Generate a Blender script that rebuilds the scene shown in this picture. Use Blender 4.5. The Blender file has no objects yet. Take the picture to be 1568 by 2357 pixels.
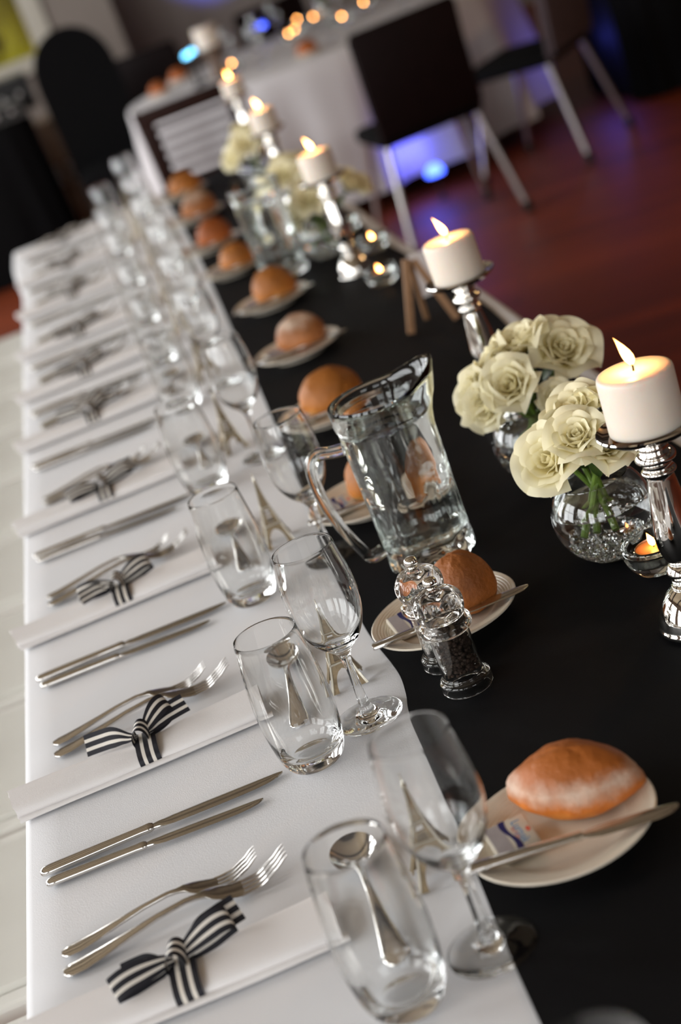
import bpy, bmesh, math, random
from mathutils import Vector, Matrix, Euler
sc = bpy.context.scene
COL = sc.collection
T = 0.74                                   # height of the table top above the floor
PI = math.pi

# ------------------------------------------------------------------ camera, world, lights, exposure
cam_d = bpy.data.cameras.new('camera')
cam = bpy.data.objects.new('camera', cam_d)
COL.objects.link(cam)
_r = Vector((0.92167221, -0.18109492, -0.34311072))
_u = Vector((0.38393443, 0.29852283, 0.87377255))
_w = Vector((0.05580938, 0.93706390, -0.34466877))
m = Matrix((_r, _u, -_w)).transposed().to_4x4()
m.translation = Vector((0.30765, -1.30159, 0.7222 + T))
cam.matrix_world = m
cam_d.sensor_fit = 'VERTICAL'
cam_d.sensor_height = 36.0
cam_d.sensor_width = 24.0
cam_d.lens = 36.0 * 3804.79 / 2357.0
cam_d.clip_start = 0.02
cam_d.dof.use_dof = True
cam_d.dof.focus_distance = 1.55
cam_d.dof.aperture_fstop = 3.7
sc.camera = cam

world = bpy.data.worlds.new('world')
sc.world = world
world.use_nodes = True
wb = world.node_tree.nodes['Background']
wb.inputs[0].default_value = (0.86, 0.93, 1.0, 1)
wb.inputs[1].default_value = 1.1

def light(name, kind, loc, energy, color=(1, 1, 1), rot=None, **kw):
    d = bpy.data.lights.new(name, kind)
    d.energy = energy
    d.color = color
    for k, v in kw.items():
        setattr(d, k, v)
    o = bpy.data.objects.new(name, d)
    COL.objects.link(o)
    o.location = loc
    if rot:
        o.rotation_euler = rot
    return o

WIN_X = -2.4
WINDOWS = [(-3.3, 1.5), (-1.3, 1.5), (0.7, 1.5), (2.7, 1.5), (4.7, 1.5), (6.7, 1.5), (8.7, 1.5)]     # centre y, width of each left-hand window
for wy, ww in WINDOWS:                                                  # daylight entering through them
    light('window_daylight', 'AREA', (WIN_X - 0.10, wy, T + 1.05), 74, (0.985, 0.99, 1.0), (0, -PI / 2, 0),
          shape='RECTANGLE', size=1.9, size_y=ww)
for wx in (-1.35, 2.05):
    light('rear_window_daylight', 'AREA', (wx, -4.95, T + 1.15), 34, (0.985, 0.99, 1.0), (PI / 2, 0, 0),
          shape='RECTANGLE', size=1.7, size_y=1.9)
light('blue_wall_wash', 'SPOT', (1.64, 10.6, 0.16), 520, (0.10, 0.14, 1.0), (math.radians(148), 0, 0), spot_size=0.80, spot_blend=0.8, shadow_soft_size=0.05)
light('blue_floor_wash', 'POINT', (1.62, 6.0, 0.22), 1.6, (0.10, 0.12, 1.0), shadow_soft_size=0.05)
light('blue_side_wash', 'POINT', (2.7, 6.5, 0.30), 1.2, (0.10, 0.12, 1.0), shadow_soft_size=0.05)
light('added_amber_fill', 'POINT', (4.2, 2.6, T + 1.9), 60, (1.0, 0.60, 0.30), shadow_soft_size=0.12)  # amber fill added to warm the floor on the right, no fixture there

sc.view_settings.view_transform = 'Standard'
sc.view_settings.look = 'None'
sc.view_settings.exposure = -0.12
sc.view_settings.gamma = 1.0
sc.view_settings.use_curve_mapping = False
cy = sc.cycles
cy.max_bounces = 26
cy.transmission_bounces = 26
cy.glossy_bounces = 8
cy.diffuse_bounces = 3
cy.transparent_max_bounces = 24
cy.sample_clamp_indirect = 6.0
cy.caustics_reflective = False
cy.caustics_refractive = True
cy.blur_glossy = 0.6

# ------------------------------------------------------------------ materials
def lin(c):
    return tuple(((v / 255.0) / 12.92 if v / 255.0 <= 0.04045 else ((v / 255.0 + 0.055) / 1.055) ** 2.4) for v in c)

class NT:
    def __init__(s, name):
        s.m = bpy.data.materials.new(name)
        s.m.use_nodes = True
        s.t = s.m.node_tree
        s.n = s.t.nodes
        s.b = s.n['Principled BSDF']
        s.out = s.n['Material Output']
    def node(s, kind, **kw):
        x = s.n.new(kind)
        for k, v in kw.items():
            if hasattr(x, k):
                setattr(x, k, v)
            else:
                x.inputs[k].default_value = v
        return x
    def link(s, a, b):
        s.t.links.new(a, b)
    def set(s, **kw):
        for k, v in kw.items():
            k = k.replace('_', ' ')
            s.b.inputs[k].default_value = v
        return s

def rgba(c):
    return (c[0], c[1], c[2], 1.0)

def plain(name, col, rough=0.5, metal=0.0, bump=0.0, bscale=200.0, vary=0.0, vscale=20.0, **kw):
    """principled surface whose colour and relief vary with object-space noise"""
    k = NT(name)
    k.b.inputs['Base Color'].default_value = rgba(col)
    k.b.inputs['Roughness'].default_value = rough
    k.b.inputs['Metallic'].default_value = metal
    for q, v in kw.items():
        k.b.inputs[q.replace('_', ' ')].default_value = v
    tc = k.node('ShaderNodeTexCoord')
    if vary > 0:
        nz = k.node('ShaderNodeTexNoise')
        nz.inputs['Scale'].default_value = vscale
        nz.inputs['Detail'].default_value = 4
        k.link(tc.outputs['Object'], nz.inputs['Vector'])
        cr = k.node('ShaderNodeValToRGB')
        cr.color_ramp.elements[0].position = 0.3
        cr.color_ramp.elements[1].position = 0.7
        cr.color_ramp.elements[0].color = rgba([v * (1 - vary) for v in col])
        cr.color_ramp.elements[1].color = rgba([min(1, v * (1 + vary)) for v in col])
        k.link(nz.outputs['Fac'], cr.inputs['Fac'])
        k.link(cr.outputs['Color'], k.b.inputs['Base Color'])
    if bump > 0:
        nb = k.node('ShaderNodeTexNoise')
        nb.inputs['Scale'].default_value = bscale
        nb.inputs['Detail'].default_value = 3
        k.link(tc.outputs['Object'], nb.inputs['Vector'])
        bp = k.node('ShaderNodeBump')
        bp.inputs['Strength'].default_value = bump
        bp.inputs['Distance'].default_value = 0.001
        k.link(nb.outputs['Fac'], bp.inputs['Height'])
        k.link(bp.outputs['Normal'], k.b.inputs['Normal'])
    return k.m

def glass(name, col=(1, 1, 1), ior=1.5, rough=0.0):
    k = NT(name)
    k.n.remove(k.b)
    g = k.node('ShaderNodeBsdfGlass')
    g.inputs['Color'].default_value = rgba(col)
    g.inputs['IOR'].default_value = ior
    g.inputs['Roughness'].default_value = rough
    k.link(g.outputs[0], k.out.inputs[0])
    return k.m

def emit(name, col, strength):
    k = NT(name)
    k.n.remove(k.b)
    e = k.node('ShaderNodeEmission')
    e.inputs[0].default_value = rgba(col)
    e.inputs[1].default_value = strength
    k.link(e.outputs[0], k.out.inputs[0])
    return k.m

def flame_mat(strength=5000.0):
    """glowing gas: a purely emitting volume, so the thick core burns out to white-yellow and the thin edge stays orange"""
    k = NT('candle_flame')
    k.n.remove(k.b)
    e = k.node('ShaderNodeEmission')
    e.inputs[0].default_value = (1.0, 0.40, 0.095, 1)
    e.inputs[1].default_value = strength
    k.link(e.outputs[0], k.out.inputs['Volume'])
    return k.m

def ribbon_mat():
    k = NT('striped_ribbon')
    uv = k.node('ShaderNodeUVMap')
    sx = k.node('ShaderNodeSeparateXYZ')
    k.link(uv.outputs[0], sx.inputs[0])
    cr = k.node('ShaderNodeValToRGB')
    cr.color_ramp.interpolation = 'CONSTANT'
    navy = rgba(lin((13, 13, 26))); white = rgba(lin((232, 226, 216)))
    el = cr.color_ramp.elements
    el[0].position = 0; el[0].color = navy
    el[1].position = 0.225; el[1].color = white
    for p, c in ((0.385, navy), (0.615, white), (0.775, navy)):
        x = el.new(p); x.color = c
    k.link(sx.outputs['Y'], cr.inputs[0])
    k.link(cr.outputs[0], k.b.inputs['Base Color'])
    k.b.inputs['Roughness'].default_value = 0.6
    wv = k.node('ShaderNodeTexWave')
    wv.inputs['Scale'].default_value = 120
    k.link(uv.outputs[0], wv.inputs['Vector'])
    bp = k.node('ShaderNodeBump')
    bp.inputs['Strength'].default_value = 0.25
    bp.inputs['Distance'].default_value = 0.0004
    k.link(wv.outputs['Fac'], bp.inputs['Height'])
    k.link(bp.outputs['Normal'], k.b.inputs['Normal'])
    return k.m

def bread_mat(name, crust, pale, flour=0.0, seeds=0.0, band=0.25):
    """crust darkest on top, paler towards the base; optional flour dusting in a noisy belt"""
    k = NT(name)
    tc = k.node('ShaderNodeTexCoord')
    sx = k.node('ShaderNodeSeparateXYZ')
    k.link(tc.outputs['Generated'], sx.inputs[0])
    nz = k.node('ShaderNodeTexNoise')
    nz.inputs['Scale'].default_value = 48
    nz.inputs['Detail'].default_value = 7
    nz.inputs['Roughness'].default_value = 0.62
    k.link(tc.outputs['Object'], nz.inputs['Vector'])
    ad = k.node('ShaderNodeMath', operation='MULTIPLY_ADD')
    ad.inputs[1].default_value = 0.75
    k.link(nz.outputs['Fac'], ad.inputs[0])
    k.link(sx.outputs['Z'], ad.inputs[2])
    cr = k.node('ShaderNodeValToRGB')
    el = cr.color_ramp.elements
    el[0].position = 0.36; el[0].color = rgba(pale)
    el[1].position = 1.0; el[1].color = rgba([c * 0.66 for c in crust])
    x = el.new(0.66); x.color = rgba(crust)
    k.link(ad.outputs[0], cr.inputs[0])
    src = cr.outputs[0]
    if flour > 0:
        fz = k.node('ShaderNodeTexNoise')
        fz.inputs['Scale'].default_value = 38
        fz.inputs['Detail'].default_value = 8
        fz.inputs['Roughness'].default_value = 0.7
        k.link(tc.outputs['Object'], fz.inputs['Vector'])
        # belt: highest where generated z is near `band`
        d = k.node('ShaderNodeMath', operation='SUBTRACT'); d.inputs[1].default_value = band
        k.link(sx.outputs['Z'], d.inputs[0])
        ab = k.node('ShaderNodeMath', operation='ABSOLUTE'); k.link(d.outputs[0], ab.inputs[0])
        sb = k.node('ShaderNodeMath', operation='MULTIPLY_ADD'); sb.inputs[1].default_value = -1.5; sb.inputs[2].default_value = 0.36
        k.link(ab.outputs[0], sb.inputs[0])
        su = k.node('ShaderNodeMath', operation='ADD'); k.link(sb.outputs[0], su.inputs[0]); k.link(fz.outputs['Fac'], su.inputs[1])
        fr = k.node('ShaderNodeValToRGB')
        fr.color_ramp.elements[0].position = 0.52; fr.color_ramp.elements[0].color = (0, 0, 0, 1)
        fr.color_ramp.elements[1].position = 0.98; fr.color_ramp.elements[1].color = (flour, flour, flour, 1)
        k.link(su.outputs[0], fr.inputs[0])
        mx = k.node('ShaderNodeMix', data_type='RGBA')
        k.link(fr.outputs[0], mx.inputs[0])
        k.link(src, mx.inputs[6])
        mx.inputs[7].default_value = rgba(lin((222, 200, 180)))
        src = mx.outputs[2]
    k.link(src, k.b.inputs['Base Color'])
    k.b.inputs['Roughness'].default_value = 0.55
    nb = k.node('ShaderNodeTexNoise')
    nb.inputs['Scale'].default_value = 160 if seeds else 90
    nb.inputs['Detail'].default_value = 6
    k.link(tc.outputs['Object'], nb.inputs['Vector'])
    bp = k.node('ShaderNodeBump')
    bp.inputs['Strength'].default_value = 0.8
    bp.inputs['Distance'].default_value = 0.0030
    k.link(nb.outputs['Fac'], bp.inputs['Height'])
    k.link(bp.outputs['Normal'], k.b.inputs['Normal'])
    return k.m

def wood_floor_mat():
    k = NT('red_brown_floorboards')
    tc = k.node('ShaderNodeTexCoord')
    mp = k.node('ShaderNodeMapping')
    mp.inputs['Rotation'].default_value = (0, 0, 0.35)
    k.link(tc.outputs['Object'], mp.inputs[0])
    br = k.node('ShaderNodeTexBrick')
    br.inputs['Scale'].default_value = 1.0
    br.inputs['Brick Width'].default_value = 1.7
    br.inputs['Row Height'].default_value = 0.11
    br.inputs['Mortar Size'].default_value = 0.002
    br.inputs['Color1'].default_value = rgba(lin((152, 66, 28)))
    br.inputs['Color2'].default_value = rgba(lin((116, 48, 20)))
    br.inputs['Mortar'].default_value = rgba(lin((30, 12, 8)))
    k.link(mp.outputs[0], br.inputs['Vector'])
    nz = k.node('ShaderNodeTexNoise')
    nz.inputs['Scale'].default_value = 3
    k.link(tc.outputs['Object'], nz.inputs['Vector'])
    mx = k.node('ShaderNodeMix', data_type='RGBA', blend_type='MULTIPLY')
    mx.inputs[0].default_value = 0.4
    k.link(br.outputs['Color'], mx.inputs[6])
    k.link(nz.outputs['Fac'], mx.inputs[7])
    k.link(mx.outputs[2], k.b.inputs['Base Color'])
    k.b.inputs['Roughness'].default_value = 0.5
    return k.m

def rose_mat(name, outer, inner):
    k = NT(name)
    tc = k.node('ShaderNodeTexCoord')
    uv = k.node('ShaderNodeUVMap')
    sx = k.node('ShaderNodeSeparateXYZ')
    k.link(uv.outputs[0], sx.inputs[0])
    cr = k.node('ShaderNodeValToRGB')
    cr.color_ramp.elements[0].position = 0.1; cr.color_ramp.elements[0].color = rgba(inner)
    cr.color_ramp.elements[1].position = 0.8; cr.color_ramp.elements[1].color = rgba(outer)
    k.link(sx.outputs['Y'], cr.inputs[0])
    k.link(cr.outputs[0], k.b.inputs['Base Color'])
    k.b.inputs['Roughness'].default_value = 0.55
    tr = k.node('ShaderNodeBsdfTranslucent')
    k.link(cr.outputs[0], tr.inputs[0])
    mx = k.node('ShaderNodeMixShader')
    mx.inputs[0].default_value = 0.35
    k.link(k.b.outputs[0], mx.inputs[1])
    k.link(tr.outputs[0], mx.inputs[2])
    k.link(mx.outputs[0], k.out.inputs[0])
    return k.m

M = {}
M['cloth'] = plain('white_table_linen', (0.775, 0.775, 0.79), 0.9, bump=0.25, bscale=900, Sheen_Weight=0.15)
M['linen'] = plain('white_napkin_linen', (0.81, 0.785, 0.775), 0.9, bump=0.3, bscale=1400)
M['runner'] = plain('black_satin_runner', (0.0036, 0.0038, 0.0047), 0.72, bump=0.2, bscale=700, Specular_IOR_Level=0.12)
M['glass'] = glass('clear_drinking_glass', (0.992, 0.995, 0.993), 1.5)
M['thickglass'] = glass('greenish_thick_glass', (0.982, 0.992, 0.984), 1.5)
M['acrylic'] = glass('clear_acrylic', (0.97, 0.965, 0.955), 1.49)
M['water'] = glass('water', (0.985, 0.99, 0.99), 1.33)
M['steel'] = plain('polished_steel', (0.72, 0.70, 0.67), 0.11, 1.0, vary=0.04, vscale=40)
M['blade'] = plain('brushed_steel_blade', (0.66, 0.64, 0.60), 0.16, 1.0, vary=0.04, vscale=60)
M['chrome'] = plain('mirror_silver', (0.88, 0.85, 0.80), 0.035, 1.0, vary=0.02, vscale=30)
M['wax'] = plain('ivory_wax', lin((224, 211, 196)), 0.42, vary=0.02, vscale=50, Subsurface_Weight=0.55, Subsurface_Radius=(1.0, 0.55, 0.30), Subsurface_Scale=0.012)
M['wick'] = plain('charred_wick', (0.02, 0.016, 0.012), 0.9, bump=0.3)
M['flame'] = flame_mat()
M['teaflame'] = flame_mat(7000.0)
M['ribbon'] = ribbon_mat()
M['plate'] = plain('cream_china', lin((236, 226, 208)), 0.22, vary=0.02, vscale=25)
M['foil'] = plain('cream_butter_foil', lin((214, 206, 190)), 0.4, bump=0.2, bscale=120, vary=0.04, vscale=40)
M['foilgrey'] = plain('grey_print', lin((168, 160, 160)), 0.5, vary=0.05, vscale=400)
M['navyprint'] = plain('navy_print', lin((34, 32, 92)), 0.45, vary=0.03, vscale=300)
M['blueprint'] = plain('blue_print', lin((78, 138, 186)), 0.45, vary=0.03, vscale=300)
M['redprint'] = plain('red_print', lin((206, 92, 70)), 0.45, vary=0.03, vscale=300)
M['pepper'] = plain('black_peppercorn', lin((58, 42, 31)), 0.8, bump=0.5, bscale=900, vary=0.5, vscale=260)
M['salt'] = plain('rock_salt', lin((236, 234, 230)), 0.3, vary=0.06, vscale=500)
M['darkmetal'] = plain('dark_spindle_steel', (0.18, 0.16, 0.14), 0.3, 1.0, vary=0.1)
M['petal'] = rose_mat('cream_rose_petal', lin((253, 246, 212)), lin((244, 228, 150)))
M['leaf'] = plain('rose_leaf', lin((58, 84, 34)), 0.5, vary=0.25, vscale=60)
M['stem'] = plain('cut_rose_stem', lin((104, 134, 48)), 0.5, vary=0.25, vscale=70)
M['towerface'] = plain('antique_gold_metal', lin((146, 128, 100)), 0.5, 0.45, vary=0.2, vscale=180, bump=0.3, bscale=500)
M['toweredge'] = plain('pale_silver_edge', lin((214, 208, 192)), 0.3, 0.85, vary=0.05, vscale=200)
M['tan'] = plain('tan_timber', lin((150, 112, 78)), 0.6, vary=0.15, vscale=60)
M['card'] = plain('white_card', lin((214, 204, 200)), 0.8, vary=0.02)
M['whitechair'] = plain('white_painted_chair', lin((240, 239, 232)), 0.45, vary=0.015, vscale=8)
M['whitepad'] = plain('cream_vinyl_seat_pad', lin((238, 237, 229)), 0.5, vary=0.02, vscale=9, bump=0.1, bscale=300)
M['floor'] = wood_floor_mat()
M['wallpale'] = plain('warm_grey_wall_paint', lin((150, 140, 132)), 0.85, vary=0.03, vscale=2)
M['walldark'] = plain('dark_wall_paint', lin((62, 54, 52)), 0.85, vary=0.05, vscale=2)
M['trimwhite'] = plain('white_trim_paint', lin((206, 200, 186)), 0.5, vary=0.02, vscale=6)
M['ceil'] = plain('tan_ceiling_boards', lin((150, 136, 112)), 0.8, vary=0.05, vscale=2)
M['hedge'] = plain('yellow_green_foliage', lin((188, 172, 30)), 0.7, vary=0.35, vscale=2.2, bump=0.5, bscale=8)
M['darkwood'] = plain('dark_walnut', lin((40, 22, 17)), 0.6, vary=0.2, vscale=12, Specular_IOR_Level=0.15)
M['espresso'] = plain('espresso_wood', lin((20, 9, 9)), 0.6, vary=0.2, vscale=12, Specular_IOR_Level=0.12)
M['brownwood'] = plain('mid_brown_wood', lin((104, 82, 66)), 0.5, vary=0.2, vscale=9)
M['blackfab'] = plain('black_fabric', (0.004, 0.004, 0.0045), 0.9, bump=0.3, bscale=200, Specular_IOR_Level=0.1)
M['greyseat'] = plain('mauve_grey_upholstery', lin((78, 66, 70)), 0.85, vary=0.1)
M['legmetal'] = plain('dull_silver_tube', (0.55, 0.52, 0.50), 0.3, 1.0, vary=0.05)
M['rubber'] = plain('black_rubber', (0.012, 0.012, 0.012), 0.7, vary=0.1)
M['grey_gear'] = plain('silver_grey_equipment', lin((120, 120, 116)), 0.4, 0.3, vary=0.15, vscale=14)
M['blackgear'] = plain('black_equipment', lin((26, 26, 26)), 0.5, vary=0.2, vscale=14)
M['blueled'] = emit('blue_led', (0.06, 0.12, 1.0), 9.0)
M['cyanled'] = emit('cyan_led', (0.18, 0.62, 1.0), 7.0)
M['amber'] = plain('amber_wax', lin((236, 150, 96)), 0.4, vary=0.05, Subsurface_Weight=0.5, Subsurface_Radius=(1, 0.4, 0.15), Subsurface_Scale=0.01)
M['greenpaint'] = plain('vase_foliage', lin((70, 96, 48)), 0.6, vary=0.3, vscale=30)
M['crumb'] = plain('bread_crumb', lin((232, 212, 172)), 0.8, vary=0.1, vscale=120, bump=0.5)

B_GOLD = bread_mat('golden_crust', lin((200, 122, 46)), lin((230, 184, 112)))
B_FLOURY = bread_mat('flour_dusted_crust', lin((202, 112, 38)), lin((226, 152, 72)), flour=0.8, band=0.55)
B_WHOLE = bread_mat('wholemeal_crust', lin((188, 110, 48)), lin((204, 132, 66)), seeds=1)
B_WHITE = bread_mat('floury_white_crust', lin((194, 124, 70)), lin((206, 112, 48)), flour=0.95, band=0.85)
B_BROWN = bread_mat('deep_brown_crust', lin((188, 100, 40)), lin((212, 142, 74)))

# ------------------------------------------------------------------ mesh helpers
def mesh(name, verts, faces, mat=None, smooth=True, uv=None):
    me = bpy.data.meshes.new(name)
    me.from_pydata([tuple(v) for v in verts], [], faces)
    if uv:
        L = me.uv_layers.new(name='UVMap')
        for lp in me.loops:
            L.data[lp.index].uv = uv[lp.vertex_index]
    if smooth:
        me.polygons.foreach_set('use_smooth', [True] * len(me.polygons))
    if mat:
        me.materials.append(mat)
    me.update()
    if smooth:
        me.set_sharp_from_angle(angle=0.75)
    return me

def put(name, me, parent=None, loc=None, rot=None):
    o = bpy.data.objects.new(name, me)
    COL.objects.link(o)
    if parent:
        o.parent = parent
    if loc:
        o.location = loc
    if rot:
        o.rotation_euler = rot
    return o

def tag(o, label, cat, group=None, kind=None):
    o['label'] = label
    if cat:
        o['category'] = cat
    if group:
        o['group'] = group
    if kind:
        o['kind'] = kind
    return o

def thing(name, label, cat, loc=(0, 0, 0), rz=0.0, group=None):
    o = bpy.data.objects.new(name, None)
    COL.objects.link(o)
    o.empty_display_size = 0.02
    o.location = loc
    o.rotation_euler = (0, 0, rz)
    return tag(o, label, cat, group)

def struct(name, me, parent=None, loc=None):
    o = put(name, me, parent, loc)
    if not parent:
        o['kind'] = 'structure'
    return o

def dup(root, loc, rz=None, label=None, scale=None):
    r = root.copy()
    COL.objects.link(r)
    r.location = loc
    if rz is not None:
        r.rotation_euler = (0, 0, rz)
    if scale:
        r.scale = scale if hasattr(scale, '__len__') else (scale,) * 3
    if label:
        r['label'] = label
    for ch in list(root.children):
        c = ch.copy()
        COL.objects.link(c)
        c.parent = r
        for g in ch.children:
            d = g.copy()
            COL.objects.link(d)
            d.parent = c
    return r

def smoothpts(pts, sub=4):
    """Catmull-Rom through 2-D or 3-D points"""
    out = []
    n = len(pts)
    for i in range(n - 1):
        p0 = pts[max(i - 1, 0)]; p1 = pts[i]; p2 = pts[i + 1]; p3 = pts[min(i + 2, n - 1)]
        for s in range(sub):
            t = s / sub
            out.append(tuple(0.5 * ((2 * b) + (-a + c) * t + (2 * a - 5 * b + 4 * c - d) * t * t + (-a + 3 * b - 3 * c + d) * t ** 3)
                             for a, b, c, d in zip(p0, p1, p2, p3)))
    out.append(tuple(pts[-1]))
    return out

def lathe(prof, n=32, cap=False):
    """revolve (r, z); points with r = 0 become a single vertex. Faces carry their profile index."""
    V, F, rings, idx = [], [], [], []
    for r, z in prof:
        if r <= 1e-7:
            rings.append([len(V)]); V.append((0, 0, z))
        else:
            rings.append(list(range(len(V), len(V) + n)))
            for j in range(n):
                a = 2 * PI * j / n
                V.append((r * math.cos(a), r * math.sin(a), z))
    for i in range(len(rings) - 1):
        A, B = rings[i], rings[i + 1]
        if len(A) == 1 and len(B) == 1:
            continue
        for j in range(n):
            k = (j + 1) % n
            if len(A) == 1:
                F.append((A[0], B[k], B[j]))
            elif len(B) == 1:
                F.append((A[j], A[k], B[0]))
            else:
                F.append((A[j], A[k], B[k], B[j]))
            idx.append(i)
    return V, F, idx

def sub_mesh(V, F):
    used = sorted({i for f in F for i in f})
    mp = {o: k for k, o in enumerate(used)}
    return [V[i] for i in used], [tuple(mp[i] for i in f) for f in F]

def tube(path, rad, n=8, caps=True, flat=1.0):
    """round tube along a path; rad is a number or a list"""
    P = [Vector(p) for p in path]
    R = rad if hasattr(rad, '__len__') else [rad] * len(P)
    V, F = [], []
    up = Vector((0, 0, 1))
    prev = None
    for i, p in enumerate(P):
        d = (P[min(i + 1, len(P) - 1)] - P[max(i - 1, 0)]).normalized()
        if prev is None:
            a = d.orthogonal().normalized() if abs(d.dot(up)) > 0.95 else d.cross(up).normalized()
        else:
            a = (prev - d * prev.dot(d)).normalized()
        prev = a
        b = d.cross(a)
        for j in range(n):
            t = 2 * PI * j / n
            V.append(p + (a * math.cos(t) + b * math.sin(t) * flat) * R[i])
    for i in range(len(P) - 1):
        for j in range(n):
            k = (j + 1) % n
            F.append((i * n + j, i * n + k, (i + 1) * n + k, (i + 1) * n + j))
    if caps:
        F.append(tuple(reversed(range(n))))
        F.append(tuple(range((len(P) - 1) * n, len(P) * n)))
    return V, F

def loft(sections, n=12, power=2.4):
    """bar along local x: sections of (x, y centre, z centre, half width, half thickness), superellipse cut"""
    V, F = [], []
    for x, yc, zc, hw, ht in sections:
        for j in range(n):
            a = 2 * PI * j / n
            c, s = math.cos(a), math.sin(a)
            V.append((x, yc + hw * math.copysign(abs(c) ** (2 / power), c), zc + ht * math.copysign(abs(s) ** (2 / power), s)))
    k = len(sections)
    for i in range(k - 1):
        for j in range(n):
            q = (j + 1) % n
            F.append((i * n + j, i * n + q, (i + 1) * n + q, (i + 1) * n + j))
    F.append(tuple(reversed(range(n))))
    F.append(tuple(range((k - 1) * n, k * n)))
    return V, F

def box(x0, x1, y0, y1, z0, z1, bev=0.0, seg=2):
    bm = bmesh.new()
    bmesh.ops.create_cube(bm, size=1.0)
    for v in bm.verts:
        v.co = Vector(((x0 + x1) / 2 + v.co.x * (x1 - x0), (y0 + y1) / 2 + v.co.y * (y1 - y0), (z0 + z1) / 2 + v.co.z * (z1 - z0)))
    if bev > 0:
        bmesh.ops.bevel(bm, geom=list(bm.edges), offset=bev, segments=seg, profile=0.5, affect='EDGES')
    V = [v.co.copy() for v in bm.verts]
    bm.verts.index_update()
    F = [tuple(v.index for v in f.verts) for f in bm.faces]
    bm.free()
    return V, F

def join(*parts):
    V, F = [], []
    for v, f in parts:
        o = len(V)
        V += [tuple(x) for x in v]
        F += [tuple(i + o for i in g) for g in f]
    return V, F

def moved(vf, mat):
    return [mat @ Vector(v) for v in vf[0]], vf[1]

def boxm(name, mat, *a, bev=0.0, smooth=False):
    V, F = box(*a, bev=bev)
    return mesh(name, V, F, mat, smooth)

def strip(name, pts, sides, width, mat):
    """ribbon: centre points with a width direction at each; uv y runs across the width"""
    P = smoothpts(pts, 5)
    S = smoothpts(sides, 5)
    V, F, U = [], [], []
    nw = 5
    for i, (p, s) in enumerate(zip(P, S)):
        s = Vector(s).normalized()
        for j in range(nw):
            t = j / (nw - 1)
            V.append(Vector(p) + s * width * (t - 0.5))
            U.append((i * 0.05, t))
    for i in range(len(P) - 1):
        for j in range(nw - 1):
            a = i * nw + j
            F.append((a, a + 1, a + nw + 1, a + nw))
    me = mesh(name, V, F, mat, True, U)
    return me

def ordinal(k):
    return ['first', 'second', 'third', 'fourth', 'fifth', 'sixth', 'seventh', 'eighth', 'ninth', 'tenth', 'eleventh', 'twelfth', 'thirteenth', 'fourteenth', 'fifteenth', 'sixteenth'][k]

CL = T + 0.0035          # on the white cloth
RN = T + 0.0058          # on the black runner

# ------------------------------------------------------------------ room
FAR_Y, RIGHT_X, REAR_Y, CEIL = 11.0, 7.0, -5.0, T + 2.6
struct('floor', boxm('floor', M['floor'], WIN_X, RIGHT_X, REAR_Y, FAR_Y + 1, -0.08, 0.0))
struct('ceiling', boxm('ceiling', M['ceil'], WIN_X, RIGHT_X, REAR_Y, FAR_Y + 1, CEIL, CEIL + 0.1))
for k in range(7):  # unseen dark beams, added for the streaks they reflect in the cutlery
    struct('trim_%d' % (k + 3), boxm('trim_%d' % (k + 3), M['espresso'], WIN_X, RIGHT_X, -4.2 + 2.1 * k, -3.95 + 2.1 * k, CEIL - 0.22, CEIL, bev=0.008))
struct('wall_right', boxm('wall_right', M['walldark'], RIGHT_X, RIGHT_X + 0.15, REAR_Y, FAR_Y + 1, 0, CEIL))

def wall_with_openings(name, mat, along, lo, hi, at, thick, openings, ztop):
    """solid wall with rectangular openings (a, b, z0, z1) along x or y"""
    parts = []
    def add(a, b, z0, z1):
        if b - a > 1e-4 and z1 - z0 > 1e-4:
            parts.append(box(a, b, at, at + thick, z0, z1) if along == 'x' else box(at, at + thick, a, b, z0, z1))
    cur = lo
    for a, b, z0, z1 in sorted(openings):
        add(cur, a, 0, ztop)
        add(a, b, 0, z0)
        add(a, b, z1, ztop)
        cur = b
    add(cur, hi, 0, ztop)
    V, F = join(*parts)
    return struct(name, mesh(name, V, F, mat, False))

wall_with_openings('wall_left', M['wallpale'], 'y', REAR_Y, FAR_Y + 1, WIN_X - 0.15, 0.15,
                   [(wy - ww / 2, wy + ww / 2, T + 0.1, T + 2.0) for wy, ww in WINDOWS], CEIL)
wall_with_openings('wall_rear', M['wallpale'], 'x', WIN_X, RIGHT_X, REAR_Y - 0.15, 0.15,
                   [(-2.2, -0.5, T + 0.2, T + 2.1), (1.2, 2.9, T + 0.2, T + 2.1)], CEIL)
FWX0, FWX1, FWZ0, FWZ1 = -1.55, 0.28, T + 0.215, T + 2.1
wall_with_openings('wall_far', M['wallpale'], 'x', WIN_X, 0.84, FAR_Y, 0.15, [(FWX0, FWX1, FWZ0, FWZ1)], CEIL)
struct('wall_recess', boxm('wall_recess', M['wallpale'], 0.84, RIGHT_X, FAR_Y + 0.55, FAR_Y + 0.7, 0, CEIL))
struct('wall_return', boxm('wall_return', M['wallpale'], 0.73, 0.84, FAR_Y + 0.15, FAR_Y + 0.7, 0, CEIL))

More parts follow.
